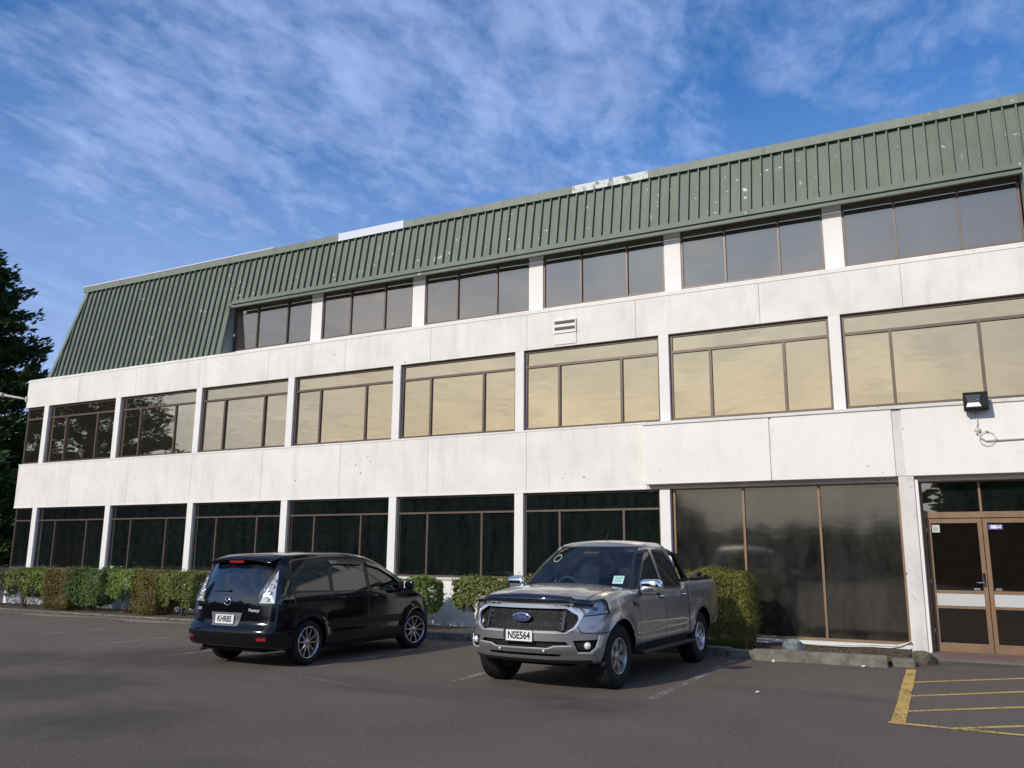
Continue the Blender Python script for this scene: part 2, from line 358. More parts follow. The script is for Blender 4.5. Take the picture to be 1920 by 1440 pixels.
# plinth under the ground floor windows
for a, b in zip([x0b]+[k*Wb for k in range(0, 6)], [k*Wb for k in range(0, 6)]+[6*Wb-.11]):
    mb = MB(); mb.box(a+.005, b-.005, .02, .25, 0, Z1-.05); mb.build('plinth_panel', M_wall2, B)
mb = MB(); mb.box(x0b, 6*Wb-.12, -.02, .2, Z1-.05, Z1); mb.build('window_sill', M_trim, B)
# end wall, inner core, back
mb = MB(); mb.box(x0b, x0b+.2, .2, 15, Z2, Z3-.01); mb.box(x0b, x0b+.2, .2, 15, Z4, Z5); mb.box(x0b+.02, x0b+.2, .3, 15, 0, Z1); mb.box(x0b+.02, x0b+.2, 3.5, 15, Z1, Z4)
mb.box(x1b-.2, x1b, .41, 15, 0, Z5); mb.box(x0b+.21, x1b-.21, 14.8, 15, 0, Z5); mb.build('side_wall', M_wall, B)
M_core = mat('dark_interior', (.012, .012, .013), .9)
mb = MB(); mb.box(x0b+.3, x1b-.3, .45, 14.7, .05, Z5); mb.build('interior', M_core, B)
# columns
for k in range(0, 9):
    x = k*Wb
    mb = MB(); mb.box(x-.115, x+.115, -.004, .2, Z3+.001 if k < 6 else Z3-.01, Z4-.001); mb.build('column', M_wall2, B, bevel=.006)
    if k <= 6:
        xx = x if k < 6 else 21.675
        mb = MB(); mb.box(xx-.115, xx+.115, -.006, .2, Z1+.001 if k < 6 else 0, Z2-.001); mb.build('column', M_wall2, B, bevel=.006)
mb = MB(); mb.box(26.33, 26.6, -.19, .12, 0, 3.27); mb.build('column', M_trim, B, bevel=.008)
def window(xa, xb, za, zb, y, mulls, transom, glassm, fw_=.05, fm=None, yd=.06, sub=True):
    f = MB(); fm = fm or M_frame
    f.box(xa, xb, y, y+yd, za, za+fw_); f.box(xa, xb, y, y+yd, zb-fw_, zb)
    f.box(xa, xa+fw_, y, y+yd, za+fw_, zb-fw_); f.box(xb-fw_, xb, y, y+yd, za+fw_, zb-fw_)
    top = zb-fw_
    if transom: f.box(xa+fw_, xb-fw_, y-.006, y+yd, transom-fw_/2, transom+fw_/2); top = transom-fw_/2
    for mx_ in mulls: f.box(mx_-fw_/2, mx_+fw_/2, y-.008, y+yd, za+fw_, top)
    o = f.build('window', fm, B)
    gz = [za+fw_*.6] + ([transom] if transom else []) + [zb-fw_*.6]; gx = [xa+fw_*.6]+list(mulls)+[xb-fw_*.6]
    q = MB(); random.seed(int(xa*100+za*7))
    yy = y+yd*.62
    for zi in range(len(gz)-1):
        cols = gx if not (transom and zi == len(gz)-2) else [gx[0], gx[-1]]
        for a, b in zip(cols[:-1], cols[1:]):
            tl = random.uniform(-.006, .006); t2 = random.uniform(-.004, .004)   # each pane sits slightly out of true
            q.add([(a, yy+tl, gz[zi]), (b, yy-tl, gz[zi]), (b, yy-tl+t2, gz[zi+1]), (a, yy+tl+t2, gz[zi+1])], [(0, 1, 2, 3)])
    q.build('glass', glassm, o, fix=False)
    return o
for k in range(-1, 9):
    xa = k*Wb+.115 if k >= 0 else x0b+.03; xb = (k+1)*Wb-.115
    if k == 8: xb = x1b-.25
    ml = [k*Wb+1.02, k*Wb+2.58] if k >= 0 else []
    window(xa, xb, Z3+.001, Z4-.002, .085, ml, 6.24, M_gold, .058)
    if k < 6:
        if k == 5: xb = 21.56
        window(xa, xb, Z1+.001, Z2-.002, .085, ml, 2.76, M_dark, .045)
# glass returning round the left corner
for za, zb, gm in ((Z1, Z2, M_dark), (Z3, Z4, M_gold)):
    f = MB(); f.box(x0b+.03, x0b+.08, .2, 3.5, za, za+.05); f.box(x0b+.03, x0b+.08, .2, 3.5, zb-.05, zb); f.box(x0b+.03, x0b+.08, 3.45, 3.5, za+.05, zb-.05)
    o = f.build('window', M_frame, B); q = MB(); q.add([(x0b+.05, .15, za+.03), (x0b+.05, 3.46, za+.03), (x0b+.05, 3.46, zb-.03), (x0b+.05, .15, zb-.03)], [(0, 1, 2, 3)]); q.build('glass', gm, o, fix=False)
# top storey windows in the alcove (y=1.1)
yA = .94
for k in range(2, 8):
    xa = k*Wb+.2 if k > 2 else 7.56; xb = (k+1)*Wb-.2 if k < 7 else 28.93
    window(xa, xb, 7.96, 9.4, yA, [k*Wb+1.245, k*Wb+2.46], None, M_grey, .045)
    if k > 2:
        mb = MB(); mb.box(k*Wb-.2, k*Wb+.2, yA-.03, yA+.15, 7.7, 9.42); mb.build('pier', M_wall2, B)
mb = MB(); mb.box(7.4, 28.98, yA-.02, yA+.2, 7.62, 7.955); mb.box(7.4, 28.98, .2, yA-.02, 7.60, 7.64); mb.build('alcove_sill', M_wall2, B)
# ---- mansard
ms, mb_, mt_ = .181, 7.63, 10.97
def my(z): return .38+(z-mb_)*ms
def hipx(z): return -.61+(z-mb_)*.236
roof = MB()
zs = 9.40
def quad(m, a, b, za, zb, off=0, n=1):
    m.add([(a, my(za)+off, za), (b, my(za)+off, za), (b, my(zb)+off, zb), (a, my(zb)+off, zb)], [(0, 1, 2, 3)])
def slab(m, xa, xb, za, zb, th=.12, xa2=None):
    xa2 = xa if xa2 is None else xa2
    P = [(xa, my(za), za), (xb, my(za), za), (xb, my(zb), zb), (xa2, my(zb), zb)]
    m.add(P+[(p[0], p[1]+th, p[2]) for p in P], [(0, 1, 2, 3), (7, 6, 5, 4), (0, 4, 5, 1), (1, 5, 6, 2), (2, 6, 7, 3), (3, 7, 4, 0)])
slab(roof, hipx(mb_), 7.53, mb_, zs, xa2=hipx(zs)); slab(roof, hipx(zs), x1b-.3, zs+.0005, mt_, xa2=hipx(mt_)); slab(roof, 29.0, x1b-.3, mb_, zs)
# standing ribs
def rib(m, x, za, zb, w=.032, h=.07):
    n = Vector((0, -1, ms)).normalized(); d = Vector((0, ms, 1)).normalized()
    a = Vector((x, my(za), za)); b = Vector((x, my(zb), zb))
    m.obox((a+b)/2+n*(h/2-.002), (w/2, 0, 0), (b-a)/2, n*h/2)
x = -.5
while x < x1b-.4:
    low = mb_+.01
    if x < hipx(mt_)+.1: top = mb_+(x+.61)/.236; top = min(top-.1, mt_-.02)
    else: top = mt_-.02
    if 7.53 < x < 29.0: low = zs+.1
    if top-low > .3: rib(roof, x, low, top)
    x += .2441
roofo = roof.build('mansard_roof', M_green, B)
# other roof faces, behind
mb = MB(); mb.add([(hipx(mb_), my(mb_), mb_), (hipx(mt_), my(mt_), mt_), (hipx(mt_), 14.1, mt_), (hipx(mb_), 15, mb_)], [(0, 1, 2, 3)])
mb.add([(hipx(mt_), my(mt_), mt_+.1), (x1b-.3, my(mt_), mt_+.1), (x1b-.3, 14.1, mt_+.1), (hipx(mt_), 14.1, mt_+.1)], [(0, 1, 2, 3)])
mb.add([(x1b-.3, my(mb_), mb_), (x1b-.3, my(mt_), mt_), (x1b-.3, 14.1, mt_), (x1b-.3, 15, mb_)], [(0, 3, 2, 1)]); mb.build('roof_deck', M_green, roofo, fix=False)
mb = MB()   # hip flashing
n = Vector((0, -1, ms)).normalized(); a = Vector((hipx(mb_), my(mb_), mb_)); b = Vector((hipx(mt_), my(mt_), mt_))
mb.obox((a+b)/2+n*.035+Vector((.03, 0, 0)), (.07, 0, 0), (b-a)/2, n*.045)
mb.build('hip_flashing', M_cap, roofo)
# lower trim over the alcove, fascia and soffit
mb = MB(); a = Vector((0, my(zs), zs)); d = Vector((0, ms, 1)).normalized()
mb.obox(Vector((18.36, my(zs+.06), zs+.06))+n*.045, (10.7, 0, 0), d*.065, n*.05)
mb.box(7.66, 29.06, my(zs)-.09, my(zs)-.03, zs-.10, zs-.03); mb.build('eaves_trim', M_green, roofo)
mb = MB(); mb.box(7.44, 28.98, my(zs)-.03, yA+.2, zs-.01, zs+.05); mb.build('soffit', M_green, roofo)
mb = MB(); mb.add([(7.532, my(mb_)+.01, 7.64), (7.532, my(zs)+.01, zs-.01), (7.5, yA+.02, zs-.01), (7.5, yA+.02, 7.64)], [(0, 1, 2, 3)])
mb.build('alcove_cheek', M_cheek, B, fix=False); mb = MB(); mb.add([(29.0, my(mb_), 7.64), (29.0, my(zs), zs-.01), (28.96, yA+.02, zs-.01), (28.96, yA+.02, 7.64)], [(0, 3, 2, 1)]); mb.build('alcove_cheek', M_cheek, B, fix=False)
mb = MB(); mb.obox(Vector((29.06, my(8.5), 8.5))+n*.05, (.07, 0, 0), d*.95, n*.05); mb.build('side_flashing', M_cap, roofo)
mb = MB(); mb.box(7.5, 28.95, my(zs)-.085, my(zs)-.06, zs-.115, zs-.10); mb.build('drip_edge', M_black, roofo)
# top capping in lengths
def cap(xa, xb, mt, h=.21, z0=mt_):
    m = MB(); y = my(z0)-.09; m.box(xa+.003, xb-.003, y, y+.35, z0-.02, z0+h); m.box(xa+.003, xb-.003, y-.012, y, z0-.035, z0-.015); return m.build('roof_capping', mt, roofo)
xc = [(-.02, 3, M_cap), (3, 6, M_cap), (6, 9.05, M_cap), (9.05, 11.55, M_cap), (11.55, 13.9, M_capw), (13.9, 16.5, M_cap), (16.5, 19.15, M_cap), (19.15, 21.2, M_green2), (21.2, 24, M_cap), (24, 27, M_cap), (27, 30, M_cap), (30, 33.45, M_cap)]
for a_, b_, m_ in xc: cap(a_, b_, m_,   .21 if m_ is M_capw else .175)
mb = MB(); mb.box(-.03, 9.0, my(mt_)-.1, my(mt_)+.2, mt_+.177, mt_+.21); mb.build('roof_edge_strip', M_capw, roofo)
# vent grille on the upper band
mb = MB(); mb.box(19.05, 19.63, -.045, -.001, 6.97, 7.31); v_ = mb.build('vent', M_wall2, B, bevel=.006)
mb = MB(); mb.box(19.08, 19.60, -.056, -.046, 7.2, 7.27); mb.box(19.08, 19.60, -.056, -.046, 7.05, 7.12); mb.build('louvre_slot', M_black, v_)
mb = MB(); mb.box(19.06, 19.62, -.02, -.001, 6.70, 6.965); mb.build('vent_cover', M_wall2, B)
# ---- canopy over the shop front
cz0, cz1, cy = 3.27, 4.63, -.21
for a, b in ((21.3, 23.98), (24.03, 26.3), (26.47, 29.3), (29.35, x1b)):
    mb = MB(); mb.box(a, b, cy, .0, cz0, cz1-.06); mb.build('canopy_panel', M_wall2, B, bevel=.008)
mb = MB(); mb.box(21.31, x1b, cy+.03, .18, cz0+.01, cz1-.07); mb.build('canopy_core', M_trim, B)
mb = MB(); mb.box(21.27, x1b, cy-.03, .06, cz1-.06, cz1); mb.build('canopy_coping', M_trim, B, bevel=.01)
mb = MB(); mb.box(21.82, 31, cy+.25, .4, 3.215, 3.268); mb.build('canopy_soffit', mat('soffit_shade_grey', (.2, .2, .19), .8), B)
# ---- tall dusty shop front
o = window(21.83, 26.32, .14, 3.2, .1, [23.33, 24.83], None, M_dusty, .045, M_frame2)
mb = MB(); mb.box(21.8, 26.33, -.02, .2, 0, .135); mb.build('shop_front_base', M_trim, B)
# ---- entrance doors
yd = .24
mb = MB(); mb.box(26.6, 26.66, -.15, yd+.1, .02, 3.2); mb.build('door_jamb', M_wall2, B)
window(26.66, 30.0, 2.56, 3.2, yd-.02, [27.67, 28.63], None, M_dark, .04, M_frame2)
mb = MB(); mb.box(26.66, 30.0, yd-.03, yd+.08, 2.49, 2.559); mb.box(26.66, 26.72, yd-.03, yd+.08, .03, 2.49); mb.build('door_frame', M_frame2, B)
def leaf(xa, xb, sticker):
    f = MB(); w = .075
    f.box(xa, xb, yd, yd+.05, 2.39, 2.485); f.box(xa, xb, yd, yd+.05, .04, .2); f.box(xa, xa+w, yd, yd+.05, .2, 2.39); f.box(xb-w, xb, yd, yd+.05, .2, 2.39)
    f.box(xa+w, xb-w, yd-.004, yd+.05, 1.09, 1.15); f.box(xa+w, xb-w, yd-.004, yd+.05, .82, .87)
    o = f.build('door', M_frame2, B, bevel=.004)
    q = MB(); q.box(xa+w-.005, xb-w+.005, yd+.02, yd+.03, .2, 2.39); q.build('glass', M_door, o, fix=False)
    q = MB(); q.box(xa+w, xb-w, yd-.012, yd+.018, .871, 1.089); q.build('push_panel', M_steel2, o)
    return o
M_steel2 = mat('pale_aluminium', (.62, .62, .6), .35, .3)
d1 = leaf(26.73, 27.66, 0); d2 = leaf(27.67, 28.62, 1); leaf(28.63, 29.6, 0)
mb = MB(); mb.obox((27.61, yd-.02, 1.36), (.018, 0, 0), (0, .02, 0), (0, 0, .12)); mb.tube([(27.61, yd-.03, 1.3), (27.61, yd-.07, 1.3), (27.48, yd-.075, 1.3)], .012); mb.build('handle', M_chrome, d1)
M_st1 = mat('pale_notice_paper', (.55, .6, .5), .6)
mb = MB(); mb.box(26.82, 26.95, yd+.012, yd+.018, 2.22, 2.36); s1 = mb.build('notice_sticker', M_st1, d1)
mb = MB(); [mb.box(26.835, 26.93-.02*(i % 2), yd+.008, yd+.0115, 2.245+.025*i, 2.252+.025*i) for i in range(4)]; mb.build('print', mat('notice_print', (.12, .2, .12), .6), s1)
mb = MB(); mb.box(27.76, 27.99, yd+.012, yd+.018, 2.27, 2.36); s2 = mb.build('notice_sticker', mat('navy_sticker', (.12, .13, .35), .5), d2); s2['label'] = 'small blue and white sticker'
mb = MB(); mb.box(27.8, 27.9, yd+.008, yd+.0115, 2.285, 2.345); mb.obox((27.94, yd+.01, 2.315), (.03, 0, .024), (0, .0015, 0), (-.006, 0, .007)); mb.obox((27.94, yd+.0062, 2.315), (.03, 0, -.024), (0, .0015, 0), (.006, 0, .007)); mb.build('print', M_white, s2)
for dd, xx in ((d1, 27.43), (d2, 27.78)): mb = MB(); mb.box(xx, xx+.1, yd+.01, yd+.018, 1.16, 1.2); mb.build('letter_plate', M_steel, dd)
for zz in (.35, 1.25, 2.2): mb = MB(); mb.tube([(26.725, yd-.012, zz), (26.725, yd-.012, zz+.1)], .012); mb.build('hinge', M_steel, d1)
mb = MB(); mb.box(24.75, 29, -1.0, .22, -.05, .04)
M_brick = mat('red_brown_pavers', (.22, .11, .08), .85); t = NT(M_brick); v = t.co(kind='World')
br = t.N('ShaderNodeTexBrick'); t.L(v, br.inputs['Vector']); br.inputs['Scale'].default_value = 4.5; br.inputs['Color1'].default_value = (.24, .12, .085, 1); br.inputs['Color2'].default_value = (.17, .09, .07, 1); br.inputs['Mortar'].default_value = (.13, .11, .1, 1); br.inputs['Mortar Size'].default_value = .02
t.base(t.mix(t.ramp(t.noise(v, 4, 5), .4, .75, 0, .7), br.outputs[0], (.2, .17, .15)))
tag(mb.build('door_step', M_brick), kind='structure')
# ================= foliage
def m_leaf(name, cols, rough=.6, trans=.3):
    m = mat(name, cols[0], rough, spec=.3); t = NT(m)
    g_ = t.N('ShaderNodeNewGeometry'); r = t.N('ShaderNodeValToRGB'); t.L(g_.outputs['Random Per Island'], r.inputs[0])
    el = r.color_ramp.elements; n = len(cols)
    while len(el) < n: el.new(.5)
    for i, c in enumerate(cols): el[i].position = i/(n-1); el[i].color = (*c, 1)
    v = t.co(kind='World'); c = t.mix(t.ramp(t.noise(v, 1.6, 3), .35, .65, 0, .5), r.outputs[0], tuple(x*.55 for x in cols[0])); t.base(c)
    tr = t.N('ShaderNodeBsdfTranslucent'); t.L(c, tr.inputs[0]); mx = t.N('ShaderNodeMixShader'); mx.inputs[0].default_value = trans
    out = [n for n in t.nt.nodes if n.type == 'OUTPUT_MATERIAL'][0]; t.L(t.b.outputs[0], mx.inputs[1]); t.L(tr.outputs[0], mx.inputs[2]); t.L(mx.outputs[0], out.inputs[0]); return m
ML_bright = m_leaf('bright_green_leaves', [(.16, .24, .045), (.24, .33, .07), (.32, .40, .11), (.12, .17, .04)])
ML_olive = m_leaf('olive_brown_leaves', [(.19, .14, .045), (.27, .19, .055), (.20, .20, .045), (.11, .10, .03)])
ML_dark = m_leaf('dark_green_leaves', [(.10, .16, .04), (.13, .21, .055), (.18, .26, .07), (.07, .10, .03)])
ML_mix = m_leaf('mixed_green_olive_leaves', [(.16, .20, .045), (.24, .20, .06), (.23, .30, .075), (.10, .14, .03)])
ML_grey = m_leaf('grey_brown_twiggy_leaves', [(.20, .17, .13), (.25, .21, .16), (.16, .17, .08), (.11, .10, .07)])
ML_big = m_leaf('clipped_hedge_leaves', [(.17, .19, .04), (.23, .24, .05), (.27, .21, .05), (.10, .12, .03), (.30, .31, .07)])
ML_con = m_leaf('cypress_foliage', [(.03, .06, .016), (.05, .09, .022), (.08, .12, .028), (.02, .04, .012)], .7, .12)
M_bark = mat('grey_brown_bark', (.16, .12, .085), .9)
def leaf(mb, p, n, s):
    n = Vector(n)+Vector((random.gauss(0, .5), random.gauss(0, .5), random.gauss(0, .5))); n.normalize()
    a = n.orthogonal().normalized(); a.rotate(Matrix.Rotation(random.uniform(0, 6.28), 3, n)); b = n.cross(a); w = s*random.uniform(.35, .6)
    p = Vector(p); mb.add([p-a*s*.5, p+b*w*.5-a*s*.05, p+a*s*.5+n*s*.1, p-b*w*.5], [(0, 1, 2, 3)])
def shrub(name, label, x0, x1, y0, y1, zl, zh, m, n, size, seed, leggy=0, group='clipped shrubs along the front wall', rnd=.12, skirt=None):
    random.seed(seed); cx, cy = (x0+x1)/2, (y0+y1)/2
    root = thing(name, label, 'shrub', (cx, cy, .03), 0, group); hx, hy, hz = (x1-x0)/2, (y1-y0)/2, (zh-zl)/2; cz = (zl+zh)/2-.03
    mb = MB(); r = min(rnd, hx*.8, hy*.8, hz*.8)
    for i in range(n):
        # random point on a rounded box, pushed in and out a little
        u = [random.uniform(-1, 1) for _ in range(3)]; ax = random.choices((0, 1, 2), (hy*hz, hx*hz, hx*hy*1.4))[0]; u[ax] = random.choice((-1, 1))
        if ax == 2 and u[2] < 0 and random.random() < .5: u[2] = 1
        p = Vector((u[0]*hx, u[1]*hy, u[2]*hz)); q = Vector([max(-h+r, min(h-r, c)) for c, h in zip(p, (hx, hy, hz))]); dd = p-q
        nn = dd.normalized() if dd.length > 1e-4 else Vector((0, 0, 1))
        p = q+nn*r
        p += nn*random.gauss(-.045, .03)*(1 if random.random() < .8 else 2.2)
        lump = .035*math.sin(p.x*7+seed)+.03*math.sin(p.y*9+p.z*6+seed*2)+.025*math.sin(p.z*11+p.x*5); p += nn*lump
        zt = (p.z+hz)/(2*hz)
        if leggy:   # ragged underside, narrower lower down
            cut = leggy*(.5+.4*math.sin(p.x*5+seed)+.3*random.random())
            if zt < cut: continue
            kk = .45+.55*min(1, zt/.42)**.7; p.x = p.x*kk; p.y *= kk
        else: p.x *= 1-.12*(2*zt-1)**2; p.y *= 1-.12*(2*zt-1)**2
        leaf(mb, (p.x, p.y, p.z+cz), nn, size*random.uniform(.7, 1.3))
    mb.build('foliage', m, root, fix=False)
    mb = MB(); k = 7 if leggy else 4
    for i in range(k):
        a = random.uniform(0, 6.28); bx, by = random.uniform(-.08, .08), random.uniform(-.06, .06); tx = random.uniform(-.85, .85)*hx; ty = random.uniform(-.7, .7)*hy; tz = cz+hz*random.uniform(.1, .7)
        mid = (bx+(tx-bx)*.45+random.uniform(-.05, .05), by+(ty-by)*.4, tz*.5); mb.tube([(bx, by, -.02), mid, (tx, ty, tz)], [.018, .012, .004], 5)
        for j in range(3):
            f = random.uniform(.3, .8); s_ = Vector((bx, by, 0)).lerp(Vector((tx, ty, tz)), f); mb.tube([s_, s_+Vector((random.uniform(-.2, .2), random.uniform(-.2, .1), random.uniform(.1, .3)))], [.007, .003], 4)
    mb.build('stem', M_bark, root, fix=False); return root
SH = [ # name label x0 x1 zl zh mat n size leggy
 ('twiggy grey brown shrub at the far left end of the front wall', -1.2, 0.95, .25, 1.2, ML_grey, 2600, .055, .35),
 ('green topped shrub with a bare multi stemmed base, second from the left', 0.95, 2.2, .30, 1.2, ML_mix, 3000, .055, .45),
 ('small bright green shrub against the left side of a rounded brown shrub', 2.15, 2.85, .35, 1.2, ML_bright, 1900, .055, .45),
 ('rounded olive brown shrub reaching the ground, left of the dark green one', 2.75, 3.95, .1, 1.22, ML_olive, 4300, .04, 0),
 ('dark green rounded shrub just left of the first bare gap of wall', 3.75, 5.2, .12, 1.2, ML_dark, 3400, .05, .12),
 ('bright green leggy shrub on bare stems right of the bare gap of wall', 5.4, 6.45, .32, 1.22, ML_bright, 3000, .055, .5),
 ('dense olive brown shrub clipped round, left of the black people carrier', 6.3, 7.35, .08, 1.2, ML_olive, 4300, .04, 0),
 ('green shrub half hidden by the rear corner of the black people carrier', 7.25, 8.6, .2, 1.2, ML_mix, 4300, .055, .3),
 ('bright green square clipped shrub beyond the bonnet of the black people carrier', 13.4, 15.42, .18, 1.16, ML_bright, 5600, .055, .22),
 ('loose green and olive shrub at the left front corner of the silver pickup', 15.95, 17.75, .3, 1.2, ML_mix, 5200, .055, .42)]
for i, (lb, a, b, zl, zh, m_, n_, sz, lg) in enumerate(SH):
    shrub('shrub', lb, a, b, -1.4, -.6, zl*.93, zh*.925, m_, int(n_*(2.8 if lg > .2 else 3.6)), sz*1.25, 20+i, lg)
for i, (a, b) in enumerate(((9.4, 11.3), (11.4, 13.2))):
    shrub('shrub', 'clipped green shrub hidden behind the black people carrier, %s one' % ('left' if i == 0 else 'right'), a, b, -1.45, -.45, .2, 1.06, ML_mix, 2500, .06, 50+i, .2)
shrub('hedge_block', 'tall dense clipped hedge block between the silver pickup and the dusty shop front', 20.6, 22.1, -1.6, -.6, .06, 1.36, ML_big, 38000, .036, 77, 0, None, .15)
# ---- conifers beyond the left end
def conifer(name, label, loc, h, r, seed, nb=260, z0=.08, group=None, dens=1.0, lean=0):
    random.seed(seed); root = thing(name, label, 'tree', loc, 0, group)
    mb = MB(); mb.tube([(0, 0, 0), (.1, 0, h*.5), (lean, 0, h*.97)], [r*.09, r*.05, .05], 9)
    fo = MB()
    for i in range(nb):
        f = (i+.5)/nb; z = h*(z0+(1-z0)*f**.9*.98); rr = r*(1-f)**.62*random.uniform(.72, 1.1)+.35; a = i*2.399+random.uniform(-.3, .3)
        tip = Vector((math.cos(a)*rr+lean*f, math.sin(a)*rr, z+rr*random.uniform(.0, .28))); st = Vector((lean*f, 0, z-rr*.12))
        mid = st.lerp(tip, .5)+Vector((0, 0, -rr*.05)); mb.tube([st, mid, tip], [.05+.02*rr*(1-f), .03, .01], 4)
        K = int((7+rr*4)*dens)
        for j in range(K):
            t_ = random.uniform(.25, 1.02)**.7; c = st.lerp(tip, t_)+Vector((random.gauss(0, .32), random.gauss(0, .32), random.gauss(0, .12)))
            # a spray: several blades fanning outward and up
            out_ = (tip-st).normalized()
            for q in range(7):
                d_ = (out_+Vector((random.gauss(0, .5), random.gauss(0, .5), random.gauss(.25, .3)))).normalized(); s_ = random.uniform(.28, .6)
                w_ = d_.orthogonal().normalized(); w_.rotate(Matrix.Rotation(random.uniform(0, 6.28), 3, d_)); w_ *= s_*.16; cc = c+Vector((random.gauss(0, .12), random.gauss(0, .12), random.gauss(0, .08)))
                fo.add([cc, cc+d_*s_*.5+w_, cc+d_*s_, cc+d_*s_*.5-w_], [(0, 1, 2, 3)])
    mb.build('trunk', M_bark, root, fix=False); fo.build('crown', ML_con, root, fix=False); return root
conifer('conifer', 'tall dark conifer rising beyond the left end of the building', (-36.9, 16, 0), 25, 8.2, 3, 420, .27, dens=1.25)
conifer('conifer', 'low dark conifer below the big one, at the left edge of the photo', (-22.9, 11, 0), 7.2, 4.0, 8, 150, .03, dens=1.2)
conifer('conifer', 'second dark conifer behind the low one at the far left', (-37, 22, 0), 9.5, 6, 9, 150, .02, dens=1.1)
# trees across the car park: seen in the windows
conifer('conifer', 'dark spreading conifer mirrored in the upper left windows', (-23.5, -18, 0), 17.5, 7, 12, 230, .1, dens=.9)
random.seed(4)
wd = MB(); WDN = 1
for i in range(15000):
    x = random.uniform(-115, 75)
    tall = 8.2+.9*math.sin(x*.21)+.6*math.sin(x*.63+1)
    if x > 1: tall = max(2.6, tall-(x-1)*.9)+.5*math.sin(x*1.3)
    if x > 24: tall = 8
    z = random.uniform(0, 1)*tall; y = -50+random.uniform(-3.5, 3.5)*(1-z/tall*.6)
    for q in range(3):
        leaf(wd, (x+random.gauss(0, .5), y+random.gauss(0, .5), max(.3, z+random.gauss(0, .4))), (0, 1, .3), random.uniform(1.3, 2.4))
tag(wd.build('woodland', ML_con, fix=False), 'dark wall of trees across the car park, seen mirrored in the ground floor windows', 'trees', kind='stuff')
# ================= kerbs, stones, debris
M_kerb = mat('mossy_kerb_concrete', (.2, .18, .15), .9); t = NT(M_kerb); v = t.co(kind='World')
t.base(t.mix(t.ramp(t.noise(v, 5, 6, .7), .4, .7), (.13, .115, .085), (.27, .25, .21))); t.bump(t.noise(v, 20, 5, .7), .6, .012)
def kerb(x0, x1, y0, h, d, label, rot=0, tilt=0):
    mb = MB(); mb.box(-(x1-x0)/2, (x1-x0)/2, 0, d, -.03, h); o = mb.build('kerb_block', M_kerb, None, ((x0+x1)/2, y0, 0), bevel=.018)
    o.rotation_euler = (0, tilt, rot); tag(o, label, 'kerb', 'concrete kerb blocks along the garden bed'); return o
pos = ['at the far left corner of the car park', 'in front of the twiggy shrub', 'in front of the rounded brown shrub', 'before the first bare gap of wall', 'left of the black people carrier', 'hidden behind the rear of the black people carrier']
for i, lb in enumerate(pos): kerb(-3.2+2.35*i, -3.2+2.35*i+2.32, -1.85-.03*i, .07, .22, 'low worn concrete kerb '+lb, rad(-.4))
kerb(10.95, 13.2, -2.1, .08, .24, 'low concrete kerb under the nose of the black people carrier')
kerb(13.3, 15.0, -2.15, .09, .24, 'concrete kerb just beyond the front wheel of the black people carrier')
kerb(15.05, 16.9, -2.3, .14, .3, 'dark thick concrete kerb in the gap between the two cars', rad(-.5))
kerb(16.95, 19.1, -2.2, .11, .24, 'concrete kerb behind the front of the silver pickup')
kerb(19.15, 21.2, -2.15, .12, .24, 'concrete kerb under the tailgate of the silver pickup')
kerb(21.22, 21.85, -2.2, .14, .26, 'short concrete kerb block beside the rear wheel of the silver pickup', rad(-6))
kerb(21.87, 22.27, -2.3, .12, .24, 'smallest kerb block, below the tall hedge', rad(-3))
kerb(22.3, 24.28, -2.44, .16, .24, 'long cracked kerb block in front of the dusty shop front', rad(1.5))
kerb(24.32, 24.64, -2.2, .11, .3, 'end kerb block next to the mossy boulder', rad(4))
def rock(name, label, loc, sc, m, seed, flat=1):
    bm = bmesh.new(); bmesh.ops.create_icosphere(bm, subdivisions=3, radius=1); random.seed(seed)
    ds = [Vector((random.gauss(0, 1), random.gauss(0, 1), random.gauss(0, 1))).normalized() for _ in range(14)]; dd = [random.uniform(.5, .85) for _ in ds]
    for v_ in bm.verts:
        n_ = v_.co.normalized(); k = 1
        for d_, q in zip(ds, dd):
            c_ = n_.dot(d_)
            if c_*k > q: k = q/c_
        v_.co = n_*k; v_.co.x *= sc[0]; v_.co.y *= sc[1]; v_.co.z *= sc[2]
    me = bpy.data.meshes.new(name); bm.to_mesh(me); bm.free(); me.materials.append(m); o = link(name, me, None, loc); tag(o, label, 'rock'); return o
M_rock1 = mat('blue_grey_stone', (.2, .22, .22), .85); M_rock2 = mat('mossy_stone', (.12, .11, .07), .95)
for m_ in (M_rock1, M_rock2):
    t = NT(m_); v = t.co(kind='World'); b0 = tuple(m_.node_tree.nodes['Principled BSDF'].inputs[0].default_value)[:3]; t.base(t.mix(t.ramp(t.noise(v, 9, 6, .7), .35, .7), tuple(x*.5 for x in b0), tuple(x*1.5 for x in b0))); t.bump(t.noise(v, 14, 6, .7), .8, .03)
rock('boulder', 'blue grey angular stone behind the long kerb at the foot of the shop front', (22.77, -1.55, .08), (.24, .16, .2), M_rock1, 2)
rock('boulder', 'mossy brown boulder at the foot of the white door column', (24.74, -1.6, .08), (.24, .22, .19), M_rock2, 5)
M_pale = mat('pale_litter_scrap', (.7, .68, .62), .7)
for i, (x, y, lb) in enumerate([(22.65, -2.56, 'under the left half of the long cracked kerb'), (23.95, -2.56, 'under the right half of the long cracked kerb'), (23.1, -5.9, 'lying alone on the open asphalt')]):
    rock('litter_scrap', 'small crumpled white scrap ' + lb, (x, y, .02), (.035, .03, .022), M_pale, 40+i)['category'] = 'litter'
mb = MB(); pts = [(21.1+.35*i, -.16+.03*math.sin(i*1.7), .1+.02*math.sin(i*.9)) for i in range(10)]+[(24.4, -.22, .16), (24.5, -.2, .2)]
mb.tube(pts, .018, 6); tag(mb.build('pipe', M_trim), 'thin white pipe lying along the foot of the dusty shop front', 'pipe')
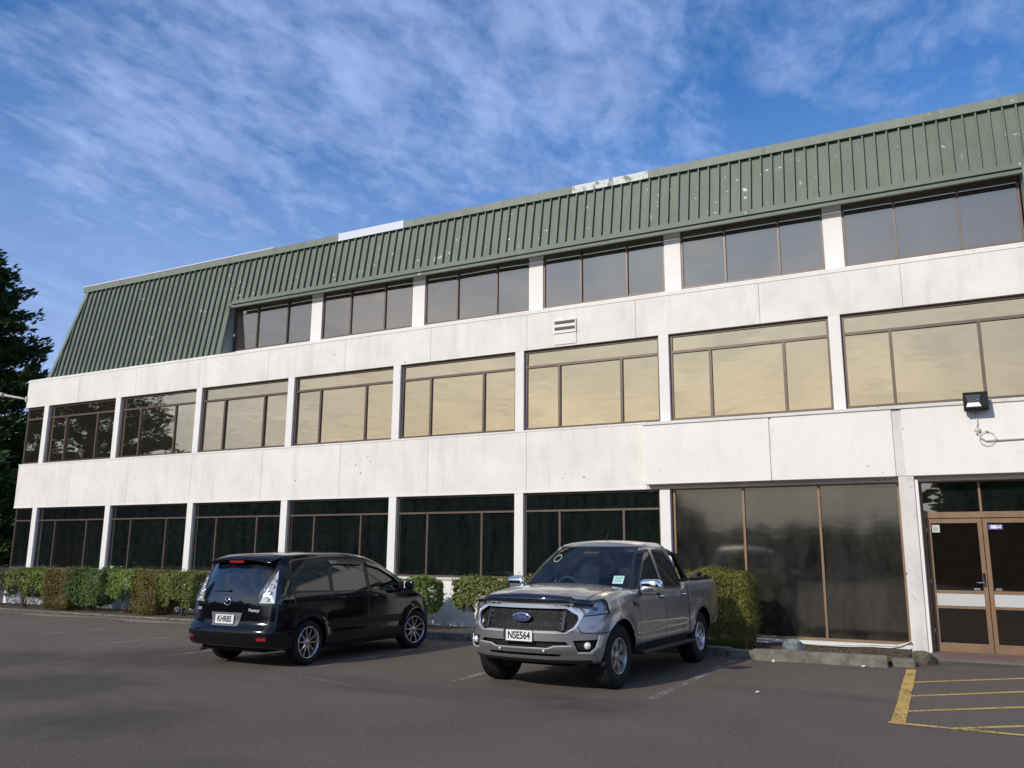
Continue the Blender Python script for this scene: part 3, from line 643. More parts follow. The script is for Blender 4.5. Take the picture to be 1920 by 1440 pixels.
mb = MB(); pts = [(22.2+.28*i, -.3+.02*math.sin(i*2.1), .075+.015*math.sin(i*1.3)) for i in range(8)]+[(24.35, -.28, .12), (24.5, -.24, .2)]
mb.tube(pts, .009, 5); tag(mb.build('cable', M_black), 'loose dark cable trailing along the shop front base', 'cable')
mb = MB(); random.seed(6)
for i in range(900): leaf(mb, (random.uniform(21.2, 24.4), random.uniform(-2.25, -.3), random.uniform(.055, .075)), (0, 0, 1), random.uniform(.03, .07))
tag(mb.build('dead_leaves', m_leaf('dead_leaves', [(.2, .12, .06), (.3, .2, .1), (.12, .08, .04)])), 'fallen dead leaves scattered on the soil behind the kerb', 'leaves', kind='stuff')
# white cup on the sill, seen at the window
mb = MB(); mb.box(3.95, 4.07, .07, .085, 1.25, 1.31); mb.build('sill_notice', M_white, B)
# ================= wall lights
F = thing('floodlight', 'black square floodlight on the white canopy above the doors', 'light', (25.82, -.2, 4.215))
mb = MB(); P = lambda x, y, z: (x, y, z)
M_fb = mat('floodlight_housing', (.008, .008, .009), .6, spec=.2)
mb.box(-.19, .19, -.2, -.06, -.16, .14); hb = mb.build('housing', M_fb, F, bevel=.02); hb.rotation_euler = (rad(-14), 0, 0)
mb = MB(); mb.box(-.19, .19, -.225, -.2, -.16, -.13); mb.box(-.19, .19, -.225, -.2, .105, .14); mb.box(-.19, -.155, -.225, -.2, -.13, .105); mb.box(.08, .19, -.225, -.2, -.13, .105); o = mb.build('bezel', M_fb, F, bevel=.004); o.rotation_euler = (rad(-14), 0, 0)
mb = MB(); mb.add([(-.155, -.205, -.13), (.08, -.205, -.13), (.05, -.203, -.05), (-.125, -.203, -.05)], [(0, 1, 2, 3)]); o = mb.build('reflector', mat('reflector_white', (.85, .85, .82), .3), F, fix=False); o.rotation_euler = (rad(-14), 0, 0)
mb = MB(); mb.add([(-.125, -.203, -.05), (.05, -.203, -.05), (.08, -.205, .105), (-.155, -.205, .105)], [(0, 1, 2, 3)]); o = mb.build('lens', mat('lamp_lens', (.08, .085, .08), .15, .3), F, fix=False); o.rotation_euler = (rad(-14), 0, 0)
mb = MB(); mb.lathe([(0, -.011), (.018, -.009), (.02, 0)], (.03, -.214, 0), 1, 12); o = mb.build('bulb', M_chrome, F); o.rotation_euler = (rad(-14), 0, 0)
mb = MB(); mb.tube([(-.15, -.1, -.02), (-.15, -.012, -.02), (.15, -.012, -.02), (.15, -.1, -.02)], .012, 6); mb.build('bracket', M_steel, F)
mb = MB(); mb.tube([(-.02, -.012, -.15), (0, -.012, -.32), (-.02, -.02, -.42)], .011, 6); mb.lathe([(0, -.04), (.045, -.036), (.05, 0)], (-.01, -.002, -.45), 1, 14)
mb.tube([(-.01, -.02, -.48), (.02, -.03, -.58), (.1, -.025, -.64), (.7, -.02, -.63), (2.6, -.02, -.62)], .014, 7)
mb.tube([(.12+.12*math.cos(a/14*6.28), -.03, -.6+.12*math.sin(a/14*6.28)) for a in range(14)], .006, 5, closed=True)
for xx, zz in ((-.03, -.5), (.12, -.47), (.26, -.62)): mb.obox((xx, -.03, zz), (.013, 0, 0), (0, .02, 0), (0, 0, .013))
M_cond = mat('grey_white_conduit', (.55, .54, .5), .5); tag(mb.build('conduit', M_cond, F), None)
A = thing('wall_lamp', 'pale lamp on a long arm sticking out of the top left corner of the building', 'light', (-1.07, .02, 6.44)); A.scale = (1, 1, 1)
mb = MB(); mb.obox((0, 0, 0), (.03, 0, 0), (0, .06, 0), (0, 0, .08)); mb.tube([(0, 0, 0), (-1.15, -.12, .22)], .035, 8); mb.build('arm', mat('lamp_arm_paint', (.55, .52, .46), .5), A)
mb = MB(); mb.obox((-1.6, -.165, .32), Vector((.5, .05, -.1)), (.01, -.11, 0), (.01, 0, .055)); mb.build('lamp_head', mat('lamp_head_paint', (.62, .58, .52), .4), A, bevel=.02)
mb = MB(); mb.obox((-1.62, -.165, .255), Vector((.4, .04, -.08)), (.01, -.085, 0), (.003, 0, .02)); mb.build('diffuser', mat('lamp_diffuser', (.7, .7, .66), .3), A, bevel=.008)
# ================= vehicle toolkit
def lerpk(x, ks):
    if x <= ks[0][0]: return ks[0][1]
    for (a, va), (b, vb) in zip(ks[:-1], ks[1:]):
        if x <= b:
            return va+(vb-va)*(x-a)/(b-a)
    return ks[-1][1]
def smk(x, ks):   # monotone-ish cubic (Catmull-Rom with limited slopes)
    n = len(ks)
    if x <= ks[0][0]: return ks[0][1]
    if x >= ks[-1][0]: return ks[-1][1]
    i = max(j for j in range(n-1) if ks[j][0] <= x)
    sl = [(ks[j+1][1]-ks[j][1])/(ks[j+1][0]-ks[j][0]) for j in range(n-1)]
    def tg(j):
        if j == 0: return sl[0]
        if j == n-1: return sl[-1]
        return 0 if sl[j-1]*sl[j] <= 0 else 2*sl[j-1]*sl[j]/(sl[j-1]+sl[j])
    h = ks[i+1][0]-ks[i][0]; t = (x-ks[i][0])/h; t2 = t*t; t3 = t2*t
    return (2*t3-3*t2+1)*ks[i][1]+(t3-2*t2+t)*h*tg(i)+(-2*t3+3*t2)*ks[i+1][1]+(t3-t2)*h*tg(i+1)
class Shell:
    def __init__(s, X, Y, Z, r, n, deform):
        dims = [(X[1]-X[0])/2, (Y[1]-Y[0])/2, (Z[1]-Z[0])/2]; cen = [(X[1]+X[0])/2, (Y[1]+Y[0])/2, (Z[1]+Z[0])/2]
        def arr(h, k):
            e = [r*(1-math.tan(rad(a))) for a in (45, 36, 26, 14)]
            a_ = [-h+q for q in e[0:4]]; a_ = [-h+ (r-r*math.tan(rad(a))) for a in (45, 36, 25, 13)]
            inn = [-(h-r)+2*(h-r)*i/k for i in range(k+1)]
            return a_+inn+[-q for q in a_[::-1]]
        A = [arr(dims[i], n[i]) for i in range(3)]
        vs = {}; s.bm = bm = bmesh.new()
        def V(p):
            k = tuple(round(c, 5) for c in p)
            if k not in vs:
                q = [max(-d+r, min(d-r, c)) for c, d in zip(p, dims)]; d_ = Vector([a-b for a, b in zip(p, q)])
                w = Vector(q)+(d_.normalized()*r if d_.length > 0 else d_)
                w = Vector(w)+Vector(cen); vs[k] = bm.verts.new(deform(w.x, w.y, w.z))
            return vs[k]
        for ax in range(3):
            i, j = [(1, 2), (2, 0), (0, 1)][ax]
            for sg in (-1, 1):
                for a in range(len(A[i])-1):
                    for b in range(len(A[j])-1):
                        P = []
                        for da, db in ((0, 0), (1, 0), (1, 1), (0, 1)):
                            p = [0, 0, 0]; p[ax] = sg*dims[ax]; p[i] = A[i][a+da]; p[j] = A[j][b+db]; P.append(V(p))
                        if sg < 0: P = P[::-1]
                        try: bm.faces.new(P)
                        except ValueError: pass
        bm.normal_update(); s.reg = bm.faces.layers.int.new('reg'); s.names = ['']
        s.tree = BVHTree.FromBMesh(bm)
    def rid(s, name):
        if name not in s.names: s.names.append(name)
        return s.names.index(name)
    def region(s, name, poly, ax, filt, slice_=True):
        bm = s.bm; i, j = ax; rid = s.rid(name); k = 3-i-j
        bx = (min(p[0] for p in poly)-.15, max(p[0] for p in poly)+.15, min(p[1] for p in poly)-.15, max(p[1] for p in poly)+.15)
        def cand():
            o = []
            for f in bm.faces:
                c = f.calc_center_median()
                if bx[0] < c[i] < bx[1] and bx[2] < c[j] < bx[3] and filt(c, f.normal): o.append(f)
            return o
        n = len(poly)
        for e in range(n):
            p, q = poly[e], poly[(e+1) % n]; no = [0, 0, 0]; no[i] = q[1]-p[1]; no[j] = -(q[0]-p[0]); co = [0, 0, 0]; co[i], co[j] = p
            lo0, hi0, lo1, hi1 = min(p[0], q[0]), max(p[0], q[0]), min(p[1], q[1]), max(p[1], q[1]); fs = []
            for f in cand():
                a0 = min(v.co[i] for v in f.verts); a1 = max(v.co[i] for v in f.verts); b0 = min(v.co[j] for v in f.verts); b1 = max(v.co[j] for v in f.verts)
                if a1 >= lo0 and a0 <= hi0 and b1 >= lo1 and b0 <= hi1: fs.append(f)
            if not fs: continue
            ed = {x for f in fs for x in f.edges}; ve = {x for f in fs for x in f.verts}
            bmesh.ops.bisect_plane(bm, geom=fs+list(ed)+list(ve), plane_co=co, plane_no=no, dist=1e-5)
        def pip(x, y):
            r_ = False
            for e in range(n):
                (x1, y1), (x2, y2) = poly[e], poly[(e+1) % n]
                if (y1 > y) != (y2 > y) and x < (x2-x1)*(y-y1)/(y2-y1)+x1: r_ = not r_
            return r_
        for f in cand():
            c = f.calc_center_median()
            if pip(c[i], c[j]): f[s.reg] = rid
    def line(s, name, pts, w, ax, filt, closed=False):
        n = len(pts)
        for e in range(n if closed else n-1):
            a = Vector(pts[e]); b = Vector(pts[(e+1) % n]); d = (b-a).normalized(); m_ = Vector((-d.y, d.x))*w/2; a = a-d*w/2; b = b+d*w/2
            s.region(name, [tuple(a-m_), tuple(b-m_), tuple(b+m_), tuple(a+m_)], ax, filt)
    def ray(s, o, d): return s.tree.ray_cast(Vector(o), Vector(d))[0]
    def finish(s, parent, specs, body=('body', None), order=None):
        """specs: region name -> (object name, material, offset, thickness) ; 'hole' deletes ; body spec gets the rest and any region mapped to an int material slot"""
        bm = s.bm; bm.normal_update(); groups = {}
        for f in bm.faces:
            nm = s.names[f[s.reg]]; sp = specs.get(nm)
            if nm == 'hole' or sp == 'hole': continue
            key = nm if (sp and not isinstance(sp, int)) else ''
            groups.setdefault(key, []).append((f, sp if isinstance(sp, int) else 0))
        out = {}
        for nm in sorted(groups, key=lambda k: (k != '', k)):
            fl = groups[nm]; idx = {}; vs = []; ns = []; fs = []; mi = []
            name, m_, off, th = (body[0], body[1], 0, 0) if nm == '' else specs[nm][:4]
            edge = {}
            for f, k in fl:
                o = []
                for v in f.verts:
                    if v.index not in idx or True:
                        key = v
                        if key not in idx: idx[key] = len(vs); vs.append(v.co+v.normal*off); ns.append(v.normal.copy())
                    o.append(idx[v])
                fs.append(o); mi.append(k)
                for a, b in zip(o, o[1:]+o[:1]): edge[(a, b)] = edge.get((a, b), 0)+1
            sm = [True]*len(fs)
            if th:
                bd = [(a, b) for (a, b) in edge if (b, a) not in edge]; lw = {}
                for a, b in bd:
                    for q in (a, b):
                        if q not in lw: lw[q] = (len(vs), len(vs)+1); vs.append(vs[q].copy()); ns.append(ns[q]); vs.append(vs[q]-ns[q]*th); ns.append(ns[q])
                for a, b in bd: fs.append([lw[b][0], lw[a][0], lw[a][1], lw[b][1]]); mi.append(0); sm.append(False)
            me = bpy.data.meshes.new(name); me.from_pydata([tuple(v) for v in vs], [], fs)
            for q in (m_ if isinstance(m_, (list, tuple)) else [m_]): me.materials.append(q)
            me.polygons.foreach_set('material_index', mi); me.polygons.foreach_set('use_smooth', sm); me.update()
            if not th: me.normals_split_custom_set_from_vertices([tuple(q) for q in ns])
            sub = specs[nm][4] if nm and len(specs[nm]) > 4 else None
            o = link(name, me, out[sub] if sub else parent); out[nm or 'body'] = o
        return out
def backing(o, off, m_, name, keep=1.0):
    me = o.data; n = len(me.vertices); vs = [v.co.copy()-v.normal*off for v in me.vertices]
    fs = [tuple(p.vertices) for p in me.polygons if p.use_smooth]; q = bpy.data.meshes.new(name); q.from_pydata([tuple(v) for v in vs], [], fs); q.materials.append(m_)
    q.polygons.foreach_set('use_smooth', [True]*len(fs)); q.update(); return link(name, q, o)
def circ(cx, cz, r, n=30, a0=0): return [(cx+r*math.cos(a0+2*math.pi*i/n), cz+r*math.sin(a0+2*math.pi*i/n)) for i in range(n)]
def mirror(poly): return [(-p[0], p[1]) for p in poly]
L_side = lambda c, n: c.y > .35 and n.y > .15
R_side = lambda c, n: c.y < -.35 and n.y < -.15
FRONT = lambda c, n: n.x > .12 and c.x > 0
REAR = lambda c, n: n.x < -.12 and c.x < 0
def m_paint(name, base, metal, rough, coat=1, dd=.03):
    m = mat(name, base, rough, metal, .5, coat, .03); t = NT(m); v = t.co(kind='World')
    n_ = t.noise(v, 1.7, 4, .6); r = t.ramp(n_, .4, .75, rough, rough+.12); t.L(r, t.b.inputs['Roughness'])
    dust = t.ramp(t.noise(v, 6, 6, .7),   .45, .8, 0, dd); t.base(t.mix(dust, base, (.25, .23, .2))); return m
M_silver = m_paint('warm_silver_paint', (.40, .39, .385), .72, .27)
M_navy = m_paint('black_blue_paint', (.004, .004, .006), 0, .05, 0, .006)
M_gap = mat('panel_gap', (.006, .006, .007), .8)
def m_carglass(name, tint, f0=.06, rough=.015):
    m = bpy.data.materials.new(name); m.use_nodes = True; nt = m.node_tree; nt.nodes.clear(); N = nt.nodes.new; L = nt.links.new
    out = N('ShaderNodeOutputMaterial'); gl = N('ShaderNodeBsdfGlossy'); gl.inputs['Roughness'].default_value = rough; tr = N('ShaderNodeBsdfTransparent'); tr.inputs[0].default_value = (*tint, 1)
    lw = N('ShaderNodeLayerWeight'); lw.inputs[0].default_value = .25; mr = N('ShaderNodeMapRange'); L(lw.outputs['Fresnel'], mr.inputs[0]); mr.inputs[3].default_value = f0; mr.inputs[4].default_value = 1
    mx = N('ShaderNodeMixShader'); L(mr.outputs[0], mx.inputs[0]); L(tr.outputs[0], mx.inputs[1]); L(gl.outputs[0], mx.inputs[2]); L(mx.outputs[0], out.inputs[0]); return m
M_ws = m_carglass('windscreen_glass', (.42, .55, .56), .06)
M_sg = m_carglass('tinted_side_glass', (.30, .36, .34), .07)
M_pg = m_carglass('privacy_glass', (.06, .065, .07), .08)
M_lens = m_carglass('clear_lamp_lens', (.85, .88, .9), .08)
M_red = mat('red_lamp_lens', (.32, .012, .016), .15, coat=1)
M_amber = mat('amber_lens', (.6, .22, .03), .2, coat=1)
M_refl = mat('lamp_reflector', (.8, .81, .83), .3, .25)
M_satin = mat('satin_chrome', (.86, .87, .89), .3, .65)
M_seat = mat('dark_seat_fabric', (.035, .035, .038), .9)
M_dash = mat('dark_dashboard', (.02, .02, .022), .7)
M_under = mat('underbody', (.008, .008, .009), .9)
M_plate = mat('plate_white', (.78, .78, .76), .4); M_ink = mat('plate_black_ink', (.01, .01, .01), .6)
M_rimS = mat('machined_alloy', (.62, .62, .64), .22, .95); M_rimG = mat('grey_alloy', (.45, .44, .42), .3, .85)
M_disc = mat('brake_disc', (.05, .05, .05), .5, .6)
def wheel(parent, loc, side, R, w, rr, kind, steer=0, rimm=M_rimS):
    sg = side
    hub = MB(); hub.lathe([(0, .0), (.06, 0), (rr*.72, .0), (rr*.72, -.02*sg), (0, -.02*sg)], (0, .02*sg, 0), 1, 28); hub.lathe([(0, sg*(w/2-.05)), (.055, sg*(w/2-.05)), (.06, 0)], (0, 0, 0), 1, 16)
    h = hub.build('wheel', M_disc, parent, loc); h.rotation_euler = (0, 0, steer)
    t = MB(); p = [(rr, -w*.42), (rr+.012, -w*.46), (rr+(R-rr)*.45, -w*.53), (R-.035, -w*.49), (R-.010, -w*.43)]
    gr = []
    for g_ in (-.27, -.09, .09, .27): gr += [(R, w*(g_-.035)), (R-.009, w*(g_-.028)), (R-.009, w*(g_+.028)), (R, w*(g_+.035))]
    p = p+[(R-.002, -w*.37)]+gr+[(R-.002, w*.37)]+[(a, -b) for a, b in p[::-1]]; t.lathe(p, (0, 0, 0), 1, 56)
    t.build('tyre', M_rub, h)
    m = MB(); o = w/2*sg
    m.lathe([(rr+.006, o*.92), (rr+.002, o*.98), (rr-.008, o*.97), (rr-.014, o*.85), (rr-.03, o*.2), (rr-.035, -o*.8), (rr+.004, -o*.86)], (0, 0, 0), 1, 48)
    def spoke(a, w0, w1, r0, r1, d0, d1, th=.028):
        ca, sa = math.cos(a), math.sin(a); T = Vector((-sa, 0, ca)); Rr = Vector((ca, 0, sa)); Yv = Vector((0, sg, 0))
        P = []
        for r_, ww, dd in ((r0, w0, d0), ((r0+r1)/2, (w0+w1)/2*.9, (d0+d1)/2+.008), (r1, w1, d1)):
            c = Rr*r_; P += [c-T*ww/2+Yv*(dd-th), c-T*ww/2*.8+Yv*dd, c+T*ww/2*.8+Yv*dd, c+T*ww/2+Yv*(dd-th)]
        fs = []
        for i in (0, 4): fs += [(i, i+1, i+5, i+4), (i+1, i+2, i+6, i+5), (i+2, i+3, i+7, i+6)]
        m.add(P, fs+[(0, 3, 2, 1), (8, 9, 10, 11)])
    D = w/2
    if kind == 'six':
        for i in range(6):
            a = math.pi*2*i/6+.3
            spoke(a-.13, .045, .05, .05, rr-.012, D-.035, D-.03); spoke(a+.13, .045, .05, .05, rr-.012, D-.035, D-.03)
            spoke(a, .1, .03, .04, rr*.55, D-.045, D-.06)
        m.lathe([(0, sg*(D-.02)), (.032, sg*(D-.022)), (.06, sg*(D-.035)), (.065, sg*(D-.06))], (0, 0, 0), 1, 20)
    else:
        for i in range(5):
            a = math.pi*2*i/5+.25
            for e in (-.28, .28): spoke(a+e, .036, .032, .045, rr-.01, D-.04, D-.022, .022)
        m.lathe([(0, sg*(D-.025)), (.028, sg*(D-.027)), (.05, sg*(D-.038)), (.058, sg*(D-.06))], (0, 0, 0), 1, 20)
    m.build('rim', rimm, h)
    return h
def seat(parent, x, y, z, w=.48, name='seat'):
    m = MB(); m.box(x-.25, x+.25, y-w/2, y+w/2, z, z+.16); a = rad(15)
    m.obox((x-.27, y, z+.42), (.06, 0, -.015), (0, w/2*.95, 0), (-.075, 0, .31)); m.obox((x-.36, y, z+.79), (.045, 0, 0), (0, .12, 0), (-.015, 0, .085))
    return m.build(name, M_seat, parent, bevel=.035)
def arch_liner(parent, cx, cz, R, y0, y1):
    m = MB(); n = 24; vs = []
    for i in range(n+1):
        a = .12+(math.pi-.24)*i/n
        for y in (y0, y1): vs.append((cx+R*math.cos(a), y, cz+R*math.sin(a)))
    m.add(vs, [(2*i, 2*i+1, 2*i+3, 2*i+2) for i in range(n)], True)
    m.add([(cx, y0, cz)]+[vs[2*i] for i in range(n+1)], [(0, i+1, i+2) for i in range(n)])
    return m.build('wheel_arch_liner', M_under, parent, fix=False)
def plate(parent, txt, mw, w=.36, h=.125):
    m = MB(); m.obox((0, 0, 0), (w/2, 0, 0), (0, h/2, 0), (0, 0, .004)); o = m.build('number_plate', M_plate, parent, bevel=.002); o.data.transform(mw)
    t_ = text('plate_lettering', txt, h*.95, M_ink, o, mw @ Matrix.Translation((0, 0, .006)), .001, 0, .003, sx=.80); return o
def on(x, y, z, rz, tilt=0):   # matrix for text/plates: reading direction local x, up local y, facing local z
    return Matrix.Translation((x, y, z)) @ Matrix.Rotation(rz, 4, 'Z') @ Matrix.Rotation(rad(90)-tilt, 4, 'X')
# ================= silver pickup: local x forward, y left, origin on the ground midway between the axles
def pickup():
    T = thing('pickup_truck', 'silver grey double cab pickup with chrome grille surround and bonnet guard, facing the camera', 'pickup', (20.709, -4.740, 0), rad(-92.28))
    AX, WR = 1.61, .385
    topk = [(-2.75, 1.245), (-2.0, 1.235), (-1.02, 1.225), (-.9, 1.16), (.85, 1.16), (1.05, 1.185), (1.5, 1.165), (1.9, 1.125), (2.2, 1.07), (2.42, 1.0), (2.52, .96)]
    botk = [(-2.75, .56), (-2.3, .5), (-1.2, .45), (1.1, .43), (1.9, .40), (2.25, .335), (2.52, .345)]
    nose = [(.3, -.13), (.45, -.05), (.52, 0), (.74, .01), (.79, -.035), (.98, -.055), (1.05, -.10), (1.3, -.2)]
    def D(x, y, z):
        W_ = .925; t = max(-1, min(1, y/W_)); u = max(0, (z-.35)/.9); sgn = 1 if y > 0 else -1
        top = smk(x, topk); bot = smk(x, botk)
        if x > .85: top += .045*(1-t*t)*min(1, (x-.85)/.3) - .02*abs(t)**6; 
        if x > 1.0:   # raised bonnet centre with creases
            k = min(1, (x-1)/.3)*min(1, (2.55-x)/.4); top += k*.014*(1/(1+math.exp((abs(y)-.47)*45)))
        zz = bot+(top-bot)*u
        hw = 1-.045*max(0, (.26-u)/.26)**2 - .055*max(0, u-.62)/.38 + .012*math.exp(-((u-.80)/.05)**2)
        hw *= 1-.085*max(0, (x-1.85)/.67)**2 - .03*max(0, (-x-2.2)/.5)**2
        yy = y*hw
        if abs(t) > .55:
            for cx in (AX, -AX):
                d = math.hypot(x-cx, zz-WR); yy += sgn*.035*math.exp(-((d-.47)/.085)**2)*min(1, (abs(t)-.55)/.3)
            yy -= sgn*.018*math.exp(-((zz-.62)/.07)**2)*(1 if -.9 < x < .9 else math.exp(-((abs(x)-.9)/.15)**2))   # hollow along the doors
        xx = x
        if x > 1.5:
            f = (x-1.5)/1.02; xx -= .27*f*abs(t)**2.6
            if x > 2.0: xx += (x-2.0)/.52*smk(zz, nose)*(1-.3*t*t)
        if x < -2.2: xx += .06*(-x-2.2)/.5*t*t
        return (xx, yy, zz)
    s = Shell((-2.74, 2.52), (-.925, .925), (.35, 1.25), .075, (64, 26, 18), D)
    for sd in (L_side, R_side):
        for cx in (AX, -AX): s.region('hole', circ(cx, WR, .455, 32), (0, 2), sd)
    # sill cladding, doors
    dz0 = .475
    fd = [(.93, dz0), (-.06, dz0), (-.06, 1.22), (.86, 1.22), (.96, 1.02)]; rd = [(-.06, dz0), (-.78, dz0), (-1.0, .84), (-1.0, 1.22), (-.06, 1.22)]
    for k, sd in (('L', L_side), ('R', R_side)):
        s.region('fdoor'+k, fd, (0, 2), sd); s.region('rdoor'+k, rd, (0, 2), sd)
        s.line('gap', fd+[fd[0]], .011, (0, 2), sd); s.line('gap', rd, .011, (0, 2), sd)
        s.line('gap', [(-1.06, .5), (-1.06, 1.24)], .03, (0, 2), sd)
    TOP = lambda c, n: n.z > .35 and c.x > .9
    hood = [(1.02, -.76), (2.50, -.66), (2.62, 0), (2.50, .66), (1.02, .76)]
    s.region('bonnet', hood, (0, 1), TOP); s.line('gap', [hood[0], hood[1]], .012, (0, 1), TOP); s.line('gap', [hood[3], hood[4]], .012, (0, 1), TOP)
    s.region('cowl', [(.9, -.78), (1.03, -.78), (1.03, .78), (.9, .78)], (0, 1), TOP)
    s.region('tonneau', [(-2.62, -.76), (-1.08, -.76), (-1.08, .76), (-2.62, .76)], (0, 1), lambda c, n: n.z > .5 and c.x < -.9)
    F = lambda c, n: n.x > .1 and c.x > 1.9
    FW = lambda c, n: c.x > 1.93 and n.z < .85 and n.z > -.5
    # grille opening
    gr = [(-.53, 1.005), (.53, 1.005), (.70, .90), (.645, .765), (.56, .715), (-.56, .715), (-.645, .765), (-.70, .90)]
    s.region('bumpgap', [(p[0]*1.03, .86+(p[1]-.86)*1.08) for p in gr], (1, 2), F)
    s.region('grille', gr, (1, 2), F)
    for sg, k in ((1, 'L'), (-1, 'R')):
        hl = [(sg*p[0], p[1]) for p in [(.575, 1.02), (.72, .895), (1.0, .93), (1.0, 1.10), (.80, 1.065)]]
        s.region('lampgap', [(sg*p[0], p[1]) for p in [(.555, 1.03), (.715, .882), (1.0, .915), (1.0, 1.115), (.80, 1.08)]], (1, 2), lambda c, n: c.x > 1.90 and n.z < .93 and n.z > -.5)
        s.region('lamp'+k, hl, (1, 2), lambda c, n: c.x > 1.93 and n.z < .93 and n.z > -.5)
        fg = [(sg*p[0], p[1]) for p in [(.64, .615), (.87, .625), (.85, .53), (.80, .485), (.69, .485)]]
        s.region('fogwell'+k, fg, (1, 2), F)
        s.line('silver', [(sg*.885, .655), (sg*.868, .54), (sg*.812, .472), (sg*.69, .472)], .02, (1, 2), lambda c, n: c.x > 1.7 and n.x > .1)
    s.region('intake', [(-.56, .60), (.56, .60), (.60, .565), (.42, .555), (.34, .525), (-.34, .525), (-.42, .555), (-.60, .565)], (1, 2), F)
    s.line('silver', [(-.62, .552), (-.43, .545), (-.35, .515), (.35, .515), (.43, .545), (.62, .552)], .014, (1, 2), F)
    s.region('lower', [(-.50, .455), (.50, .455), (.46, .425), (-.46, .425)], (1, 2), F)
    s.region('valance', [(-.8, .2), (.8, .2), (.8, .39), (.6, .385), (-.6, .385), (-.8, .39)], (1, 2), lambda c, n: c.x > 1.95)
    s.line('gap', [(-.98, .695), (-.73, .70), (-.70, .755)], .01, (1, 2), FW); s.line('gap', [(.98, .695), (.73, .70), (.70, .755)], .01, (1, 2), FW)
    # rear: tailgate and lamps
    s.region('tailgate', [(-.72, .66), (.72, .66), (.72, 1.2), (-.72, 1.2)], (1, 2), REAR)
    s.line('gap', [(-.72, .66), (.72, .66), (.72, 1.2), (-.72, 1.2)], .012, (1, 2), REAR, True)
    for sg, k in ((1, 'L'), (-1, 'R')): s.region('tail'+k, [(sg*.76, .78), (sg*1.0, .78), (sg*1.0, 1.17), (sg*.76, 1.17)], (1, 2), lambda c, n: c.x < -2.62)
    s.region('rbump', [(-1, .3), (1, .3), (1, .66), (-1, .66)], (1, 2), REAR)
    G = M_gap
    M_mesh = mat('grille_mesh', (.02, .02, .022), .6, spec=.2); t = NT(M_mesh); vo = t.N('ShaderNodeTexVoronoi'); t.L(t.co((1, 1, 1.6)), vo.inputs['Vector']); vo.inputs['Scale'].default_value = 26; vo.feature = 'DISTANCE_TO_EDGE'
    t.base(t.mix(t.ramp(vo.outputs[0], .08, .14, 0, 1), (.028, .028, .03), (.003, .003, .003)))
    sp = {'gap': 1, 'bumpgap': 1, 'lampgap': 1, 'fdoorL': ('door', M_silver, 0, .02), 'fdoorR': ('door', M_silver, 0, .02), 'rdoorL': ('door', M_silver, 0, .02), 'rdoorR': ('door', M_silver, 0, .02),
          'bonnet': ('bonnet', M_silver, .003, .02), 'cowl': 1, 'tonneau': ('bed_cover', M_black, .012, .02), 'grille': ('grille', M_mesh, -.045, 0), 'intake': ('air_intake', M_under, -.04, 0), 'lower': ('lower_intake', M_under, -.02, 0),
          'silver': ('bumper_trim', M_satin, .008, .01), 'valance': ('front_valance', M_black, .003, .02), 'tailgate': ('tailgate', M_silver, 0, .01), 'rbump': ('rear_bumper', M_chrome, .004, .02),
          'tailL': ('tail_lamp', M_red, .006, .01), 'tailR': ('tail_lamp', M_red, .006, .01)}
    for k in 'LR': sp['lamp'+k] = ('headlight', M_lens, .004, .012); sp['fogwell'+k] = ('fog_lamp', M_under, -.035, 0)
    out = s.finish(T, sp, ('body', [M_silver, G]))
    fx = lambda y, z, dx=0: (s.ray((5, y, z), (-1, 0, 0)) or Vector((2.3, y, z)))+Vector((dx, 0, 0))
    # doors: lower crease is in the shell; handles
    def sidey(x, z, sg): 
        h = s.ray((x, 3*sg, z), (0, -sg, 0)); return h.y if h else .9*sg
    for sg, k in ((1, 'L'), (-1, 'R')):
        for reg, hx in (('fdoor', .08), ('rdoor', -.86)):
            y = sidey(hx, 1.045, sg); m = MB(); m.tube([(hx-.1, y+sg*.004, 1.045), (hx-.085, y+sg*.035, 1.05), (hx+.085, y+sg*.035, 1.055), (hx+.1, y+sg*.004, 1.055)], [.014, .015, .015, .014], 8)
            m.build('handle', M_chrome, out[reg+k])
            m = MB(); m.obox((hx, y+sg*.003, 1.05), (.075, 0, 0), (0, .004, 0), (0, 0, .03)); m.build('handle_recess', M_black, out[reg+k], bevel=.003)
        # lamp internals
        L0 = out['lamp'+k]; bx = fx(sg*.80, 1.0).x
        m = MB(); P_ = [(.60, 1.01), (.72, .905), (.90, .935), (.90, 1.05)]
        backing(L0, .028, M_refl, 'lamp_bowl')
        m = MB(); c = fx(sg*.79, .995, -.012); m.lathe([(0, .012), (.03, .01), (.045, 0), (.055, -.03)], c, 0, 20); m.build('projector', mat('projector_lens', (.3, .32, .33), .05, .8), L0)
        m = MB(); c = fx(sg*.69, .965, -.02)
        for i in range(4): m.obox(c+Vector((0, sg*.018*i-.02*sg, -.01*i)), (.012, 0, 0), (0, .004, .0), (0, -.01*sg, .03))
        m.obox(fx(sg*.73, .925, -.015), (.01, 0, 0), (0, .06, .008), (0, 0, .006)); m.build('lamp_fins', M_chrome, L0)
        m = MB(); c = fx(sg*.77, .555, -.03); m.lathe([(0, .02), (.03, .016), (.038, 0), (.045, -.01)], c, 0, 18); m.build('fog_lens', M_refl, out['fogwell'+k])
        # side vent badge on the front wing
        y = sidey(1.04, .97, sg); m = MB(); m.obox((1.06, y+sg*.006, .985), (.075, 0, .012), (0, .006, 0), (.012, 0, .026)); m.build('side_vent', M_black, T, bevel=.004)
        m = MB(); m.obox((1.05, y+sg*.014, .99), (.06, 0, .01), (0, .004, 0), (.003, 0, .008)); m.obox((1.09, y+sg*.014, .975), (.012, 0, .0), (0, .004, 0), (.002, 0, .02)); m.build('side_vent_trim', M_chrome, T)
